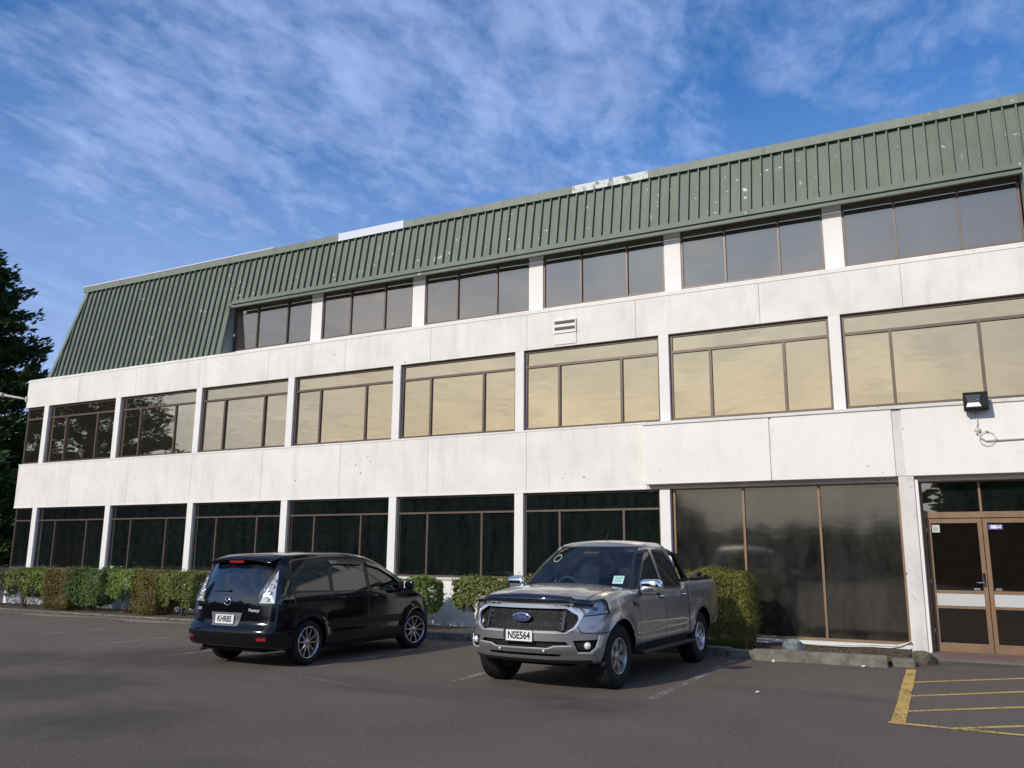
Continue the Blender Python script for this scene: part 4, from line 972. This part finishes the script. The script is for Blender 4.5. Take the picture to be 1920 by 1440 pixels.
        # running board
        m = MB(); m.box(-1.06, 1.02, sg*.80 if sg > 0 else -1.0, 1.0 if sg > 0 else -.80, .355, .40); m.box(-.95, .9, min(sg*.72, sg*.8), max(sg*.72, sg*.8), .36, .42); m.build('running_board', M_black, T, bevel=.015)
        m = MB(); m.box(-1.1, 1.08, min(sg*.78, sg*.86), max(sg*.78, sg*.86), .40, .46); m.build('sill', M_under, T)
        # mirror
        mx, my_ = .80, sg*1.03
        m = MB(); blob(m, (mx, my_, 1.205), (.07, -sg*.02, 0), (0, .145, 0), (0, 0, .095), 3.6); mi = m.build('mirror', M_chrome, T)
        m = MB(); m.obox((mx+.005, my_-sg*.01, 1.115), (.06, 0, 0), (0, .115, 0), (0, 0, .022)); m.tube([(mx, sg*.84, 1.13), (mx, my_-sg*.08, 1.13)], .03, 8); m.build('mirror_base', M_black, mi, bevel=.008)
        m = MB(); m.obox((mx-.058, my_, 1.2), (.004, 0, 0), (0, .095, 0), (0, 0, .055)); m.build('mirror_glass', M_refl, mi)
    # grille surround: chrome band following the nose
    c0 = [(-.545, 1.03), (.545, 1.03), (.735, .905), (.675, .755), (.58, .69), (-.58, .69), (-.675, .755), (-.735, .905)]
    m = MB(); K = []
    for i in range(8):
        a, b = c0[i], c0[(i+1) % 8]; nn = 10 if i in (0, 4) else 3
        K += [(a[0]+(b[0]-a[0])*j/nn, a[1]+(b[1]-a[1])*j/nn) for j in range(nn)]
    cen = (0, .86); vs = []
    for y, z in K:
        up_ = .055 if z > .9 else .028
        dz = Vector((cen[0]-y, (cen[1]-z)*1.6)).normalized()*up_
        if abs(y) < .56: dz = Vector((0, -up_ if z > .86 else up_))
        o_ = fx(y, z, .012); i_ = fx(y+dz.x, z+dz.y, .012); ic = fx(y+dz.x, z+dz.y, -.04); oc = o_-Vector((.03, 0, 0)); vs += [oc, o_, i_, ic]
    n = len(K); m.add(vs, [(4*i+j, 4*((i+1) % n)+j, 4*((i+1) % n)+j+1, 4*i+j+1) for i in range(n) for j in range(3)]); m.build('grille_surround', M_satin, T)
    m = MB()
    for sg in (1, -1): m.add([tuple(fx(sg*a, b, -.03)) for a, b in ((.50, .985), (.535, .985), (.535, .73), (.50, .73))], [(0, 1, 2, 3)])
    for zz in (.80, .86, .92): m.add([tuple(fx(y, zz+dz, -.036)) for y, dz in ((-.5, .006), (.5, .006), (.5, -.006), (-.5, -.006))], [(0, 1, 2, 3)])
    m.build('grille_bars', mat('satin_black', (.035, .035, .04), .35), out['grille'], fix=False)
    # oval badge
    bx = fx(0, .87).x; M_oval = mat('badge_blue', (.01, .04, .16), .2, coat=1)
    m = MB(); n = 28
    def oval(rx, ry, x): return [(x, rx*math.cos(a*6.2832/n), .87+ry*math.sin(a*6.2832/n)) for a in range(n)]
    m.add(oval(.125, .052, bx-.01)+oval(.122, .05, bx+.018)+oval(.108, .04, bx+.02), [(i, (i+1) % n, (i+1) % n+n, i+n) for i in range(n)]+[(i+n, (i+1) % n+n, (i+1) % n+2*n, i+2*n) for i in range(n)], True); bd = m.build('badge', M_chrome, T)
    m = MB(); m.add(oval(.109, .041, bx+.019), [tuple(range(n))]); m.build('badge_face', M_oval, bd, fix=False)
    text('badge_script', 'Ford', .07, M_chrome, bd, on(bx+.022, 0, .872, rad(90)), .001, .35, .001)
    # plate on a black holder, over the bumper to the right of the car's centre line
    px_ = fx(-.09, .66).x
    m = MB(); m.obox((px_+.008, -.02, .655), (.008, 0, 0), (0, .20, 0), (0, 0, .075)); m.build('plate_holder', M_black, T, bevel=.003)
    plate(T, 'NSE564', on(px_+.022, .0, .655, rad(90)), .36, .125)
    # bonnet guard
    m = MB(); vs = []; n = 36
    for i in range(n+1):
        y = -.80+1.6*i/n; z0 = 1.002+.03*(1-(y/.8)**2)-(.02 if abs(y) > .6 else 0); a_ = fx(y, z0-.01, .012); 
        e_ = abs(y)/.8
        vs += [Vector((a_.x+.004, y, z0-.005+.03*e_)), Vector((a_.x+.03, y, z0+.045)), Vector((a_.x-.02, y, z0+.112-.02*e_)), Vector((a_.x-.075, y, z0+.105-.02*e_))]
    m.add(vs, [(4*i+j, 4*i+4+j, 4*i+5+j, 4*i+1+j) for i in range(n) for j in range(3)], True); m.build('bonnet_guard', mat('gloss_black_acrylic', (.006, .006, .012), .06, coat=1), T, fix=False)
    for yy in (-.3, .3):
        c = fx(yy*1.0, .49, .004); m = MB(); m.lathe([(0, .006), (.014, .005), (.016, 0)], c, 0, 12); m.build('parking_sensor', M_refl, T)
    m = MB(); m.lathe([(0, .004), (.02, .003), (.022, 0)], fx(.62, .485, .003), 0, 12)
    # ---- cab
    def DC(x, y, z):
        W_ = .80; t = max(-1, min(1, y/W_)); u = max(0, (z-1.08)/.71); q = (x+.98)/2.0
        xf = 1.14-.93*u**1.12-.13*t*t; xr = -.97+.17*u**1.5+.05*t*t
        hw = 1.115-.285*u**1.25
        zz = z+.045*(1-t*t)*max(0, u-.6)/.4+max(0, u-.6)/.4*(-.045*max(0, (q-.55)/.45)**2-.03*max(0, (.3-q)/.3)**2)
        yy = y*hw*(1-.02*(q-.4)**2)
        return (xr+(xf-xr)*q, yy, zz)
    c = Shell((-.98, 1.02), (-.80, .80), (1.08, 1.79), .085, (34, 24, 18), DC)
    for k, sd in (('L', L_side), ('R', R_side)):
        c.region('trim', [(.98, 1.165), (.42, 1.645), (.1, 1.70), (-.55, 1.69), (-.80, 1.45), (-.90, 1.165)], (0, 2), sd)
        c.region('silverpillar', [(.02, 1.165), (.02, 1.70), (-.065, 1.70), (-.075, 1.165)], (0, 2), sd)
        c.region('fwin'+k, [(.89, 1.195), (.40, 1.615), (.08, 1.665), (.035, 1.665), (.035, 1.195)], (0, 2), sd)
        c.region('rwin'+k, [(-.10, 1.195), (-.09, 1.665), (-.53, 1.655), (-.76, 1.43), (-.80, 1.26), (-.75, 1.195)], (0, 2), sd)
        c.line('gap', [(1.0, 1.14), (.44, 1.68), (.1, 1.735), (-.57, 1.725), (-.86, 1.46), (-.95, 1.14)], .009, (0, 2), sd)
    FWS = lambda c_, n_: n_.x > .2 and c_.x > .1
    c.region('wstrim', [(-.79, 1.16), (.79, 1.16), (.60, 1.735), (-.60, 1.735)], (1, 2), FWS)
    c.region('ws', [(-.755, 1.19), (.755, 1.19), (.575, 1.715), (-.575, 1.715)], (1, 2), FWS)
    c.region('rw', [(-.62, 1.3), (.62, 1.3), (.55, 1.66), (-.55, 1.66)], (1, 2), REAR)
    co = c.finish(T, {'trim': 1, 'gap': 1, 'wstrim': 1, 'ws': ('windscreen', M_ws, -.004, 0), 'rw': ('rear_window', M_pg, -.006, 0), 'fwinL': ('side_window', M_sg, -.006, 0), 'fwinR': ('side_window', M_sg, -.006, 0), 'rwinL': ('side_window', M_pg, -.006, 0), 'rwinR': ('side_window', M_pg, -.006, 0)}, ('cab', [M_silver, M_black]))
    wf = lambda y, z, dx=.003: (c.ray((5, y, z), (-1, 0, 0)) or Vector((.9, y, z)))+Vector((dx, 0, 0))
    # windscreen label, wipers, rear view mirror
    m = MB(); P_ = [wf(a, b) for a, b in ((.52, 1.235), (.66, 1.235), (.64, 1.335), (.50, 1.335))]; m.add(P_, [(0, 1, 2, 3)]); lb = m.build('windscreen_label', mat('pale_green_label', (.5, .72, .66), .6), co['ws'], fix=False)
    m = MB(); [m.add([wf(a, b, .006) for a, b in ((.53, z_), (.63, z_), (.63, z_+.007), (.53, z_+.007))], [(0, 1, 2, 3)]) for z_ in (1.26, 1.28, 1.30, 1.315)]; m.build('print', mat('label_print', (.12, .35, .3), .6), lb, fix=False)
    m = MB(); m.tube([wf(.1+.06*math.cos(a/10*6.28)-.62, 1.56+.05*math.sin(a/10*6.28)) for a in range(10)], .006, 5, closed=True); m.build('round_sticker', mat('pale_ring_sticker', (.5, .55, .4), .6), co['ws'])
    m = MB(); m.tube([wf(-.1, 1.185, .02), wf(.35, 1.20, .012), wf(.62, 1.215, .012)], .009, 5); m.tube([wf(-.6, 1.185, .02), wf(-.2, 1.20, .012), wf(.05, 1.21, .012)], .009, 5); m.build('wiper', M_black, T)
    m = MB(); m.obox((.42, 0, 1.62), (.012, 0, 0), (0, .12, 0), (0, 0, .035)); m.build('rear_view_mirror', M_black, T, bevel=.01)
    # interior (right hand drive: car's right is y<0)
    m = MB(); m.box(.55, .98, -.74, .74, .95, 1.13); m.build('dashboard', M_dash, T, bevel=.04)
    m = MB(); m.tube([(.42+.05*math.sin(a/18*6.28), -.37+.18*math.cos(a/18*6.28), 1.13+.17*math.sin(a/18*6.28)) for a in range(18)], .016, 7, closed=True); m.obox((.45, -.37, 1.12), (.02, 0, 0), (0, .15, 0), (0, 0, .025)); m.build('steering_wheel', mat('worn_grey_wheel', (.12, .12, .125), .4), T)
    seat(T, .1, .37, .72); seat(T, .1, -.37, .72); seat(T, -.62, 0, .74, 1.2)
    # sports bar, bed rails, aerial
    m = MB(); 
    for sg in (1, -1):
        m.obox((-1.28, sg*.70, 1.45), (.07, 0, 0), (0, .03, 0), (-.25, 0, -.2)); m.obox((-1.30, sg*.70, 1.245), (.32, 0, 0), (0, .04, 0), (0, 0, .022))
    m.tube([(-1.03, -.68, 1.63), (-1.02, -.6, 1.68), (-1.02, .6, 1.68), (-1.03, .68, 1.63)], .035, 10); m.build('sports_bar', M_black, T, bevel=.0)
    m = MB(); m.box(-2.5, -2.28, .55, .78, 1.26, 1.31); m.obox((-2.3, .68, 1.33), (.12, 0, 0), (0, .03, 0), (0, 0, .02)); m.box(-2.66, -1.65, .73, .80, 1.25, 1.275); m.build('bed_latch', M_black, T, bevel=.008)
    m = MB(); m.tube([(-.1, .0, 1.83), (-.2, .0, 2.0)], .006, 5); m.lathe([(.02, 0), (.012, .02), (0, .022)], (-.1, 0, 1.825), 2, 10); m.build('aerial', M_black, T)
    # underbody and wheels
    m = MB(); m.box(-2.4, 2.1, -.45, .45, .28, .55); m.box(-1.0, 1.0, -.8, .8, .4, .62); m.box(1.55, 1.67, -.7, .7, .32, .42); m.lathe([(0, -.12), (.11, -.09), (.13, 0), (.11, .09), (0, .12)], (-1.61, 0, .385), 1, 14); m.tube([(-1.61, -.7, .385), (-1.61, .7, .385)], .05, 10); m.build('chassis', M_under, T)
    for cx in (AX, -AX):
        for sg in (1, -1):
            arch_liner(T, cx, WR, .475, sg*.55, sg*.885); wheel(T, (cx, sg*.775, WR), sg, WR, .265, .214, 'six', rad(-2) if cx > 0 else 0, M_rimG if cx > 0 else M_rimS)
    return T
PICK = pickup()
# ================= black people carrier
def mpv():
    T = thing('people_carrier', 'glossy black people carrier with clear white tail lamps, parked nose to the hedge', 'car', (15.925, -5.174, 0), rad(89.32))
    AX, WR = 1.375, .318
    topk = [(-2.25, 1.46), (-2.12, 1.52), (-1.7, 1.575), (-1.0, 1.61), (-.4, 1.615), (.1, 1.575), (.45, 1.47), (.8, 1.31), (1.12, 1.13), (1.32, 1.02), (1.6, .955), (1.9, .88), (2.12, .775), (2.26, .62)]
    botk = [(-2.25, .30), (-1.9, .24), (-1.2, .2), (1.2, .2), (2.0, .19), (2.26, .22)]
    hwk = [(.15, .80), (.3, .845), (.55, .865), (.8, .862), (.95, .85), (1.05, .825), (1.3, .745), (1.5, .665), (1.65, .60)]
    rk = [(.2, .05), (.3, 0), (.5, -.035), (.56, .0), (.61, .04), (.75, .052), (.95, .075), (1.05, .10), (1.3, .20), (1.5, .30), (1.65, .33)]
    def D(x, y, z):
        W_ = .865; t = max(-1, min(1, y/W_)); u = (z-.2)/1.4; sgn = 1 if y > 0 else -1
        top = smk(x, topk)+.03*(1-t*t)*(1 if x < 1.2 else .9)-.01; bot = smk(x, botk)
        zz = bot+(top-bot)*u; hw = smk(zz, hwk)/.865
        if x > 1.3: hw *= 1-.07*max(0, (x-1.3)/.96)**2
        if x < -1.6: hw *= 1-.05*((-x-1.6)/.65)**2
        yy = y*hw
        if abs(t) > .6:
            for cx in (AX, -AX):
                d = math.hypot(x-cx, zz-WR); yy += sgn*.022*math.exp(-((d-.385)/.06)**2)*min(1, (abs(t)-.6)/.2)
            if -1.0 < x < 1.0: yy -= sgn*.012*math.exp(-((zz-.5)/.06)**2)
        xx = x
        if x > 1.3: f = (x-1.3)/.96; xx -= .42*f*abs(t)**2.4
        if x < -1.7:
            f = (-x-1.7)/.55; xx += f*smk(zz, rk)+.13*f*abs(t)**2.6
        return (xx, yy, zz)
    s = Shell((-2.25, 2.26), (-.865, .865), (.2, 1.6), .075, (72, 26, 28), D)
    SL = lambda c, n: c.y > .35 and n.y > .12
    SR = lambda c, n: c.y < -.35 and n.y < -.12
    dz = .29
    fd = [(1.0, dz), (.02, dz), (.02, 1.5), (.36, 1.46), (.72, 1.295), (1.06, 1.08), (1.06, .6)]
    rd = [(.0, dz), (-.88, dz), (-1.02, .55), (-1.0, .8), (-.86, 1.0), (-.86, 1.51), (0, 1.52)]
    for k, sd in (('L', SL), ('R', SR)):
        s.line('gap', fd, .010, (0, 2), sd, True); s.line('gap', rd, .010, (0, 2), sd, True)
        s.region('fdoor'+k, [(.985, dz+.012), (.03, dz+.012), (.03, 1.03), (1.045, 1.03), (1.045, .6)], (0, 2), sd)
        s.region('rdoor'+k, [(-.01, dz+.012), (-.875, dz+.012), (-1.005, .55), (-.985, .8), (-.86, .985), (-.01, 1.02)], (0, 2), sd)
        s.region('trim', [(1.28, 1.005), (.80, 1.27), (.42, 1.44), (.1, 1.51), (-.9, 1.53), (-1.35, 1.50), (-1.80, 1.24), (-1.92, 1.03), (-1.5, 1.035)], (0, 2), sd)
        s.region('fwin'+k, [(.90, 1.035), (.90, 1.15), (.68, 1.28), (.40, 1.405), (.12, 1.465), (.07, 1.03)], (0, 2), sd)
        s.region('qwin'+k, [(1.2, 1.03), (.93, 1.03), (.93, 1.15)], (0, 2), sd)
        s.region('rwin'+k, [(.0, 1.035), (.02, 1.475), (-.78, 1.495), (-.84, 1.04)], (0, 2), sd)
        s.region('dwin'+k, [(-.91, 1.05), (-.88, 1.49), (-1.3, 1.465), (-1.72, 1.22), (-1.80, 1.07)], (0, 2), sd)
        s.region('hole', circ(AX, WR, .365, 30), (0, 2), sd); s.region('hole', circ(-AX, WR, .365, 30), (0, 2), sd)
        s.region('skirt', [(1.02, .2), (-1.02, .2), (-1.02, .262), (1.02, .262)], (0, 2), sd)
    s.line('chromeline', [(.9, 1.025), (-.85, 1.028)], .012, (0, 2), SR)
    # rear end
    RR = lambda c, n: n.x < -.1 and c.x < -1.5
    tg = [(-.70, .50), (.70, .50), (.72, .86), (.60, 1.46), (-.60, 1.46), (-.72, .86)]
    s.region('tailgate', tg, (1, 2), RR)
    for sg, k in ((1, 'L'), (-1, 'R')):
        LW = lambda c, n, sg=sg: c.x < -1.62 and c.y*sg > .3
        s.region('lampgap', [(sg*p[0], p[1]) for p in [(.505, .872), (.64, 1.425), (.69, 1.425), (.96, .872)]], (1, 2), lambda c, n, sg=sg: c.x < -1.68 and c.y*sg > .3)
        s.region('lamp'+k, [(sg*p[0], p[1]) for p in [(.525, .885), (.60, 1.12), (.655, 1.40), (.70, 1.33), (.95, .885)]], (1, 2), lambda c, n, sg=sg: c.x < -1.74 and c.y*sg > .3)
        s.region('reflector'+k, [(sg*p[0], p[1]) for p in [(.62, .43), (.76, .435), (.76, .392), (.63, .388)]], (1, 2), lambda c, n: c.x < -1.9)
    s.line('gap', [(-.99, .50), (.99, .50)], .012, (1, 2), lambda c, n: c.x < -1.75); s.line('gap', [(-.72, .5), (-.735, .86)], .010, (1, 2), RR); s.line('gap', [(.72, .5), (.735, .86)], .010, (1, 2), RR)
    s.region('rwtrim', [(-.50, .885), (.50, .885), (.625, 1.43), (-.625, 1.43)], (1, 2), RR)
    s.region('rearwin', [(-.50, 1.0), (.50, 1.0), (.605, 1.40), (-.605, 1.40)], (1, 2), RR)
    s.region('plate', [(-.30, .76), (.30, .76), (.25, .575), (-.25, .575)], (1, 2), RR)
    # front end
    FR = lambda c, n: n.x > .1 and c.x > 1.3
    for sg, k in ((1, 'L'), (-1, 'R')):
        s.region('hl'+k, [(sg*p[0], p[1]) for p in [(.50, .64), (.52, .74), (.70, .86), (.95, .86), (.95, .70), (.70, .66)]], (1, 2), lambda c, n, sg=sg: c.x > 1.62 and c.y*sg > .3 and n.z < .9)
    s.region('grille', [(-.45, .45), (.45, .45), (.52, .27), (-.52, .27)], (1, 2), FR); s.region('ugrille', [(-.36, .66), (.36, .66), (.30, .58), (-.30, .58)], (1, 2), FR)
    WS = lambda c, n: c.x > .0 and n.x > .15 and n.z > .1
    s.region('ws', [(-.72, 1.05), (.72, 1.05), (.60, 1.535), (-.60, 1.535)], (1, 2), WS)
    TOP = lambda c, n: n.z > .3 and c.x > 1.0
    s.line('gap', [(1.3, -.74), (1.95, -.62), (2.2, -.35)], .01, (0, 1), TOP); s.line('gap', [(1.3, .74), (1.95, .62), (2.2, .35)], .01, (0, 1), TOP)
    sp = {'gap': 1, 'trim': 1, 'lampgap': 1, 'rwtrim': 2, 'chromeline': 1, 'skirt': 1, 'hole': 'hole'}
    for k in 'LR':
        sp['fdoor'+k] = ('door', M_navy, 0, .015); sp['rdoor'+k] = ('door', M_navy, 0, .015); sp['fwin'+k] = ('side_window', M_sg, -.004, 0); sp['qwin'+k] = ('side_window', M_sg, -.004, 0)
        sp['rwin'+k] = ('side_window', m_rear, -.004, 0); sp['dwin'+k] = ('side_window', M_pg, -.004, 0)
        sp['lamp'+k] = ('tail_lamp', M_lens, .012, .015); sp['reflector'+k] = ('bumper_reflector', M_red, .006, .008); sp['hl'+k] = ('headlight', M_lens, .004, .01)
    sp['tailgate'] = ('tailgate', M_navy, 0, .012); sp['rearwin'] = ('rear_window', M_rwin, .002, 0); sp['ws'] = ('windscreen', M_ws, -.003, 0)
    sp['plate'] = ('plate_recess', mat('grey_plate_recess', (.16, .165, .18), .35, .3), .003, .01); sp['grille'] = ('grille', M_under, -.03, 0); sp['ugrille'] = ('grille', M_under, -.02, 0)
    out = s.finish(T, sp, ('body', [M_navy, M_black, M_rwin]))
    rx = lambda y, z, dx=0: (s.ray((-5, y, z), (1, 0, 0)) or Vector((-2.2, y, z)))-Vector((dx, 0, 0))
    fx = lambda y, z, dx=0: (s.ray((5, y, z), (-1, 0, 0)) or Vector((2.1, y, z)))+Vector((dx, 0, 0))
    def sidey(x, z, sg):
        h = s.ray((x, 3*sg, z), (0, -sg, 0)); return h.y if h else .85*sg
    for sg, k in ((1, 'L'), (-1, 'R')):
        L0 = out['lamp'+k]
        m = MB(); P_ = [(.54, .90), (.575, 1.0), (.61, 1.13), (.645, 1.3), (.665, 1.36), (.70, 1.26), (.74, 1.1), (.775, .9)]
        m.add([tuple(rx(sg*a, b, -.012)) for a, b in P_], [tuple(range(8))])
        m.build('lamp_bowl', mat('pale_lamp_backing', (.72, .72, .72), .25, .25), L0, fix=False)
        m = MB()
        for i, (a, b) in enumerate(((.66, .96), (.67, 1.05), (.68, 1.14), (.68, 1.22))): m.lathe([(0, .02), (.028-.003*i, .014), (.036-.003*i, 0)], rx(sg*a, b, .0), 0, 14)
        o = m.build('lamp_bulbs', M_red if False else mat('pink_tinted_reflector', (.72, .6, .6), .2, .3), L0); 
        m = MB(); m.tube([rx(sg*.55, .92, .004), rx(sg*.60, 1.10, .004), rx(sg*.645, 1.30, .004)], .008, 5); m.build('lamp_strip', M_chrome, L0)
        for reg, hx, zz in (('fdoor', .13, .93), ('rdoor', -.70, .93)):
            y = sidey(hx, zz, sg); m = MB(); m.tube([(hx-.1, y+sg*.002, zz), (hx-.08, y+sg*.032, zz+.003), (hx+.08, y+sg*.032, zz+.008), (hx+.1, y+sg*.002, zz+.01)], .014, 8); m.build('handle', M_navy, out[reg+k])
        # mirror
        m = MB(); blob(m, (.93, sg*1.0, 1.09), (.065, -sg*.03, 0), (0, .11, 0), (0, 0, .08), 3.2); mi = m.build('mirror', M_navy, T)
        m = MB(); m.obox((.878, sg*1.005, 1.095), (.003, -sg*.0, 0), (0, .075, 0), (0, 0, .055)); m.build('mirror_glass', M_refl, mi)
        m = MB(); m.obox((.92, sg*.9, 1.02), (.05, 0, 0), (0, .07, 0), (0, 0, .018)); m.build('mirror_arm', M_navy, mi, bevel=.01)
        # rain deflectors over the side windows
        m = MB()
        for pts in ([(-.82, 1.50), (-.4, 1.495), (.0, 1.485)], [(.1, 1.48), (.42, 1.42), (.70, 1.29), (.90, 1.17)]):
            vs = []
            for x_, z_ in pts: y1 = sidey(x_, z_, sg); y2 = sidey(x_, z_-.05, sg); vs += [(x_, y1+sg*.006, z_), (x_, y2+sg*.03, z_-.055)]
            m.add(vs, [(2*i, 2*i+1, 2*i+3, 2*i+2) for i in range(len(pts)-1)])
        m.build('rain_deflector', mat('smoked_acrylic', (.03, .03, .03), .12, coat=.5), T, fix=False)
        hb = out['hl'+k]; m = MB(); m.add([tuple(fx(sg*a, b, -.03)) for a, b in ((.54, .68), (.56, .74), (.70, .83), (.74, .70))], [(0, 1, 2, 3)]); m.build('lamp_bowl', M_refl, hb, fix=False)
    # spoiler with high level brake lamp
    m = MB(); vs = []; n = 16
    for i in range(n+1):
        y = -.60+1.2*i/n; e = (abs(y)/.6)**3; vs += [(-1.78, y, 1.575-.03*e), (-2.06+.06*e, y, 1.53-.05*e), (-2.075+.06*e, y, 1.50-.05*e), (-1.93, y, 1.475-.05*e)]
    m.add(vs, [(4*i+j, 4*i+1+j, 4*i+5+j, 4*i+4+j) for i in range(n) for j in range(3)], True); m.add([vs[0], vs[1], vs[2], vs[3]], [(0, 1, 2, 3)]); m.add(vs[-4:], [(3, 2, 1, 0)]); sp_ = m.build('spoiler', M_navy, T, fix=False)
    m = MB(); m.obox((-2.05, 0, 1.475), (.02, 0, 0), (0, .14, 0), (0, 0, .016)); m.build('brake_lamp', M_red, sp_, bevel=.005)
    # wiper, badge, lettering, plate
    m = MB(); m.tube([rx(-.02, 1.06, .01), rx(.05, 1.065, .03), rx(.34, 1.055, .015)], [.016, .01, .006], 6); m.lathe([(0, .03), (.022, .025), (.028, 0)], rx(-.02, 1.06, 0), 0, 12); m.build('rear_wiper', M_black, T)
    bz = .915; b0 = rx(0, bz, .012); m = MB(); n = 24
    m.tube([(b0.x, .068*math.cos(a*6.2832/n), bz+.052*math.sin(a*6.2832/n)) for a in range(n)], .009, 6, closed=True)
    for sg in (1, -1): m.tube([(b0.x-.002, sg*.062, bz+.012), (b0.x-.006, sg*.034, bz+.026), (b0.x-.008, sg*.014, bz+.008), (b0.x-.008, 0, bz-.012)], [.006, .010, .010, .008], 6)
    m.build('badge', M_chrome, T)
    R_ = rad(-90)
    def lett(nm, s_, y, z, sz, sh=0):
        p = rx(y, z, .014); text(nm, s_, sz, M_letter, T, on(p.x, y, z, R_, rad(6)), .0015, sh, .0012)
    lett('model_lettering', 'Premacy', -.50, .80, .062, .25); lett('trim_lettering', '20S', .60, .80, .05, .1)
    p = rx(0, .665, .018); plate(T, 'KHR85', on(p.x-.004, 0, .668, R_, rad(4)), .36, .125)
    p = rx(-.55, .80)
    # exhaust, tow hook, wipers, seats, dash
    m = MB(); m.tube([(-2.0, .55, .23), (-2.12, .55, .225)], .028, 12); m.build('exhaust', M_black, T)
    m = MB(); m.box(.9, 1.25, -.66, .66, .85, 1.02); m.build('dashboard', M_dash, T, bevel=.04)
    m = MB(); m.tube([(.68+.08*math.sin(a/18*6.28), -.36+.18*math.cos(a/18*6.28), 1.0+.17*math.sin(a/18*6.28)) for a in range(18)], .015, 7, closed=True); m.build('steering_wheel', M_dash, T)
    seat(T, .25, .36, .55); seat(T, .25, -.36, .55); seat(T, -.6, .38, .58); seat(T, -.6, -.38, .58); seat(T, -1.35, .0, .62, 1.0)
    m = MB(); m.tube([(-1.35, 0, 1.6), (-1.42, 0, 1.66)], .006, 5); m.lathe([(.025, 0), (.016, .018), (0, .02)], (-1.34, 0, 1.60), 2, 10); m.build('aerial', M_black, T)
    m = MB(); m.box(-1.9, 1.9, -.5, .5, .2, .4); m.box(-.95, .95, -.78, .78, .22, .4); m.box(-2.05, -1.75, -.5, .6, .22, .36); m.build('underbody', M_under, T)
    for cx in (AX, -AX):
        for sg in (1, -1):
            arch_liner(T, cx, WR, .385, sg*.5, sg*.835); wheel(T, (cx, sg*.755, WR), sg, WR, .205, .222, 'five', rad(-14) if cx > 0 else 0, M_rimS)
    return T
M_letter = mat('bright_lettering', (.75, .76, .78), .25, .4)
m_rear = m_carglass('tinted_rear_door_glass', (.16, .17, .17), .09)
M_rwin = mat('dark_rear_glass', (.006, .008, .016), .03, coat=1)
MPV = mpv()
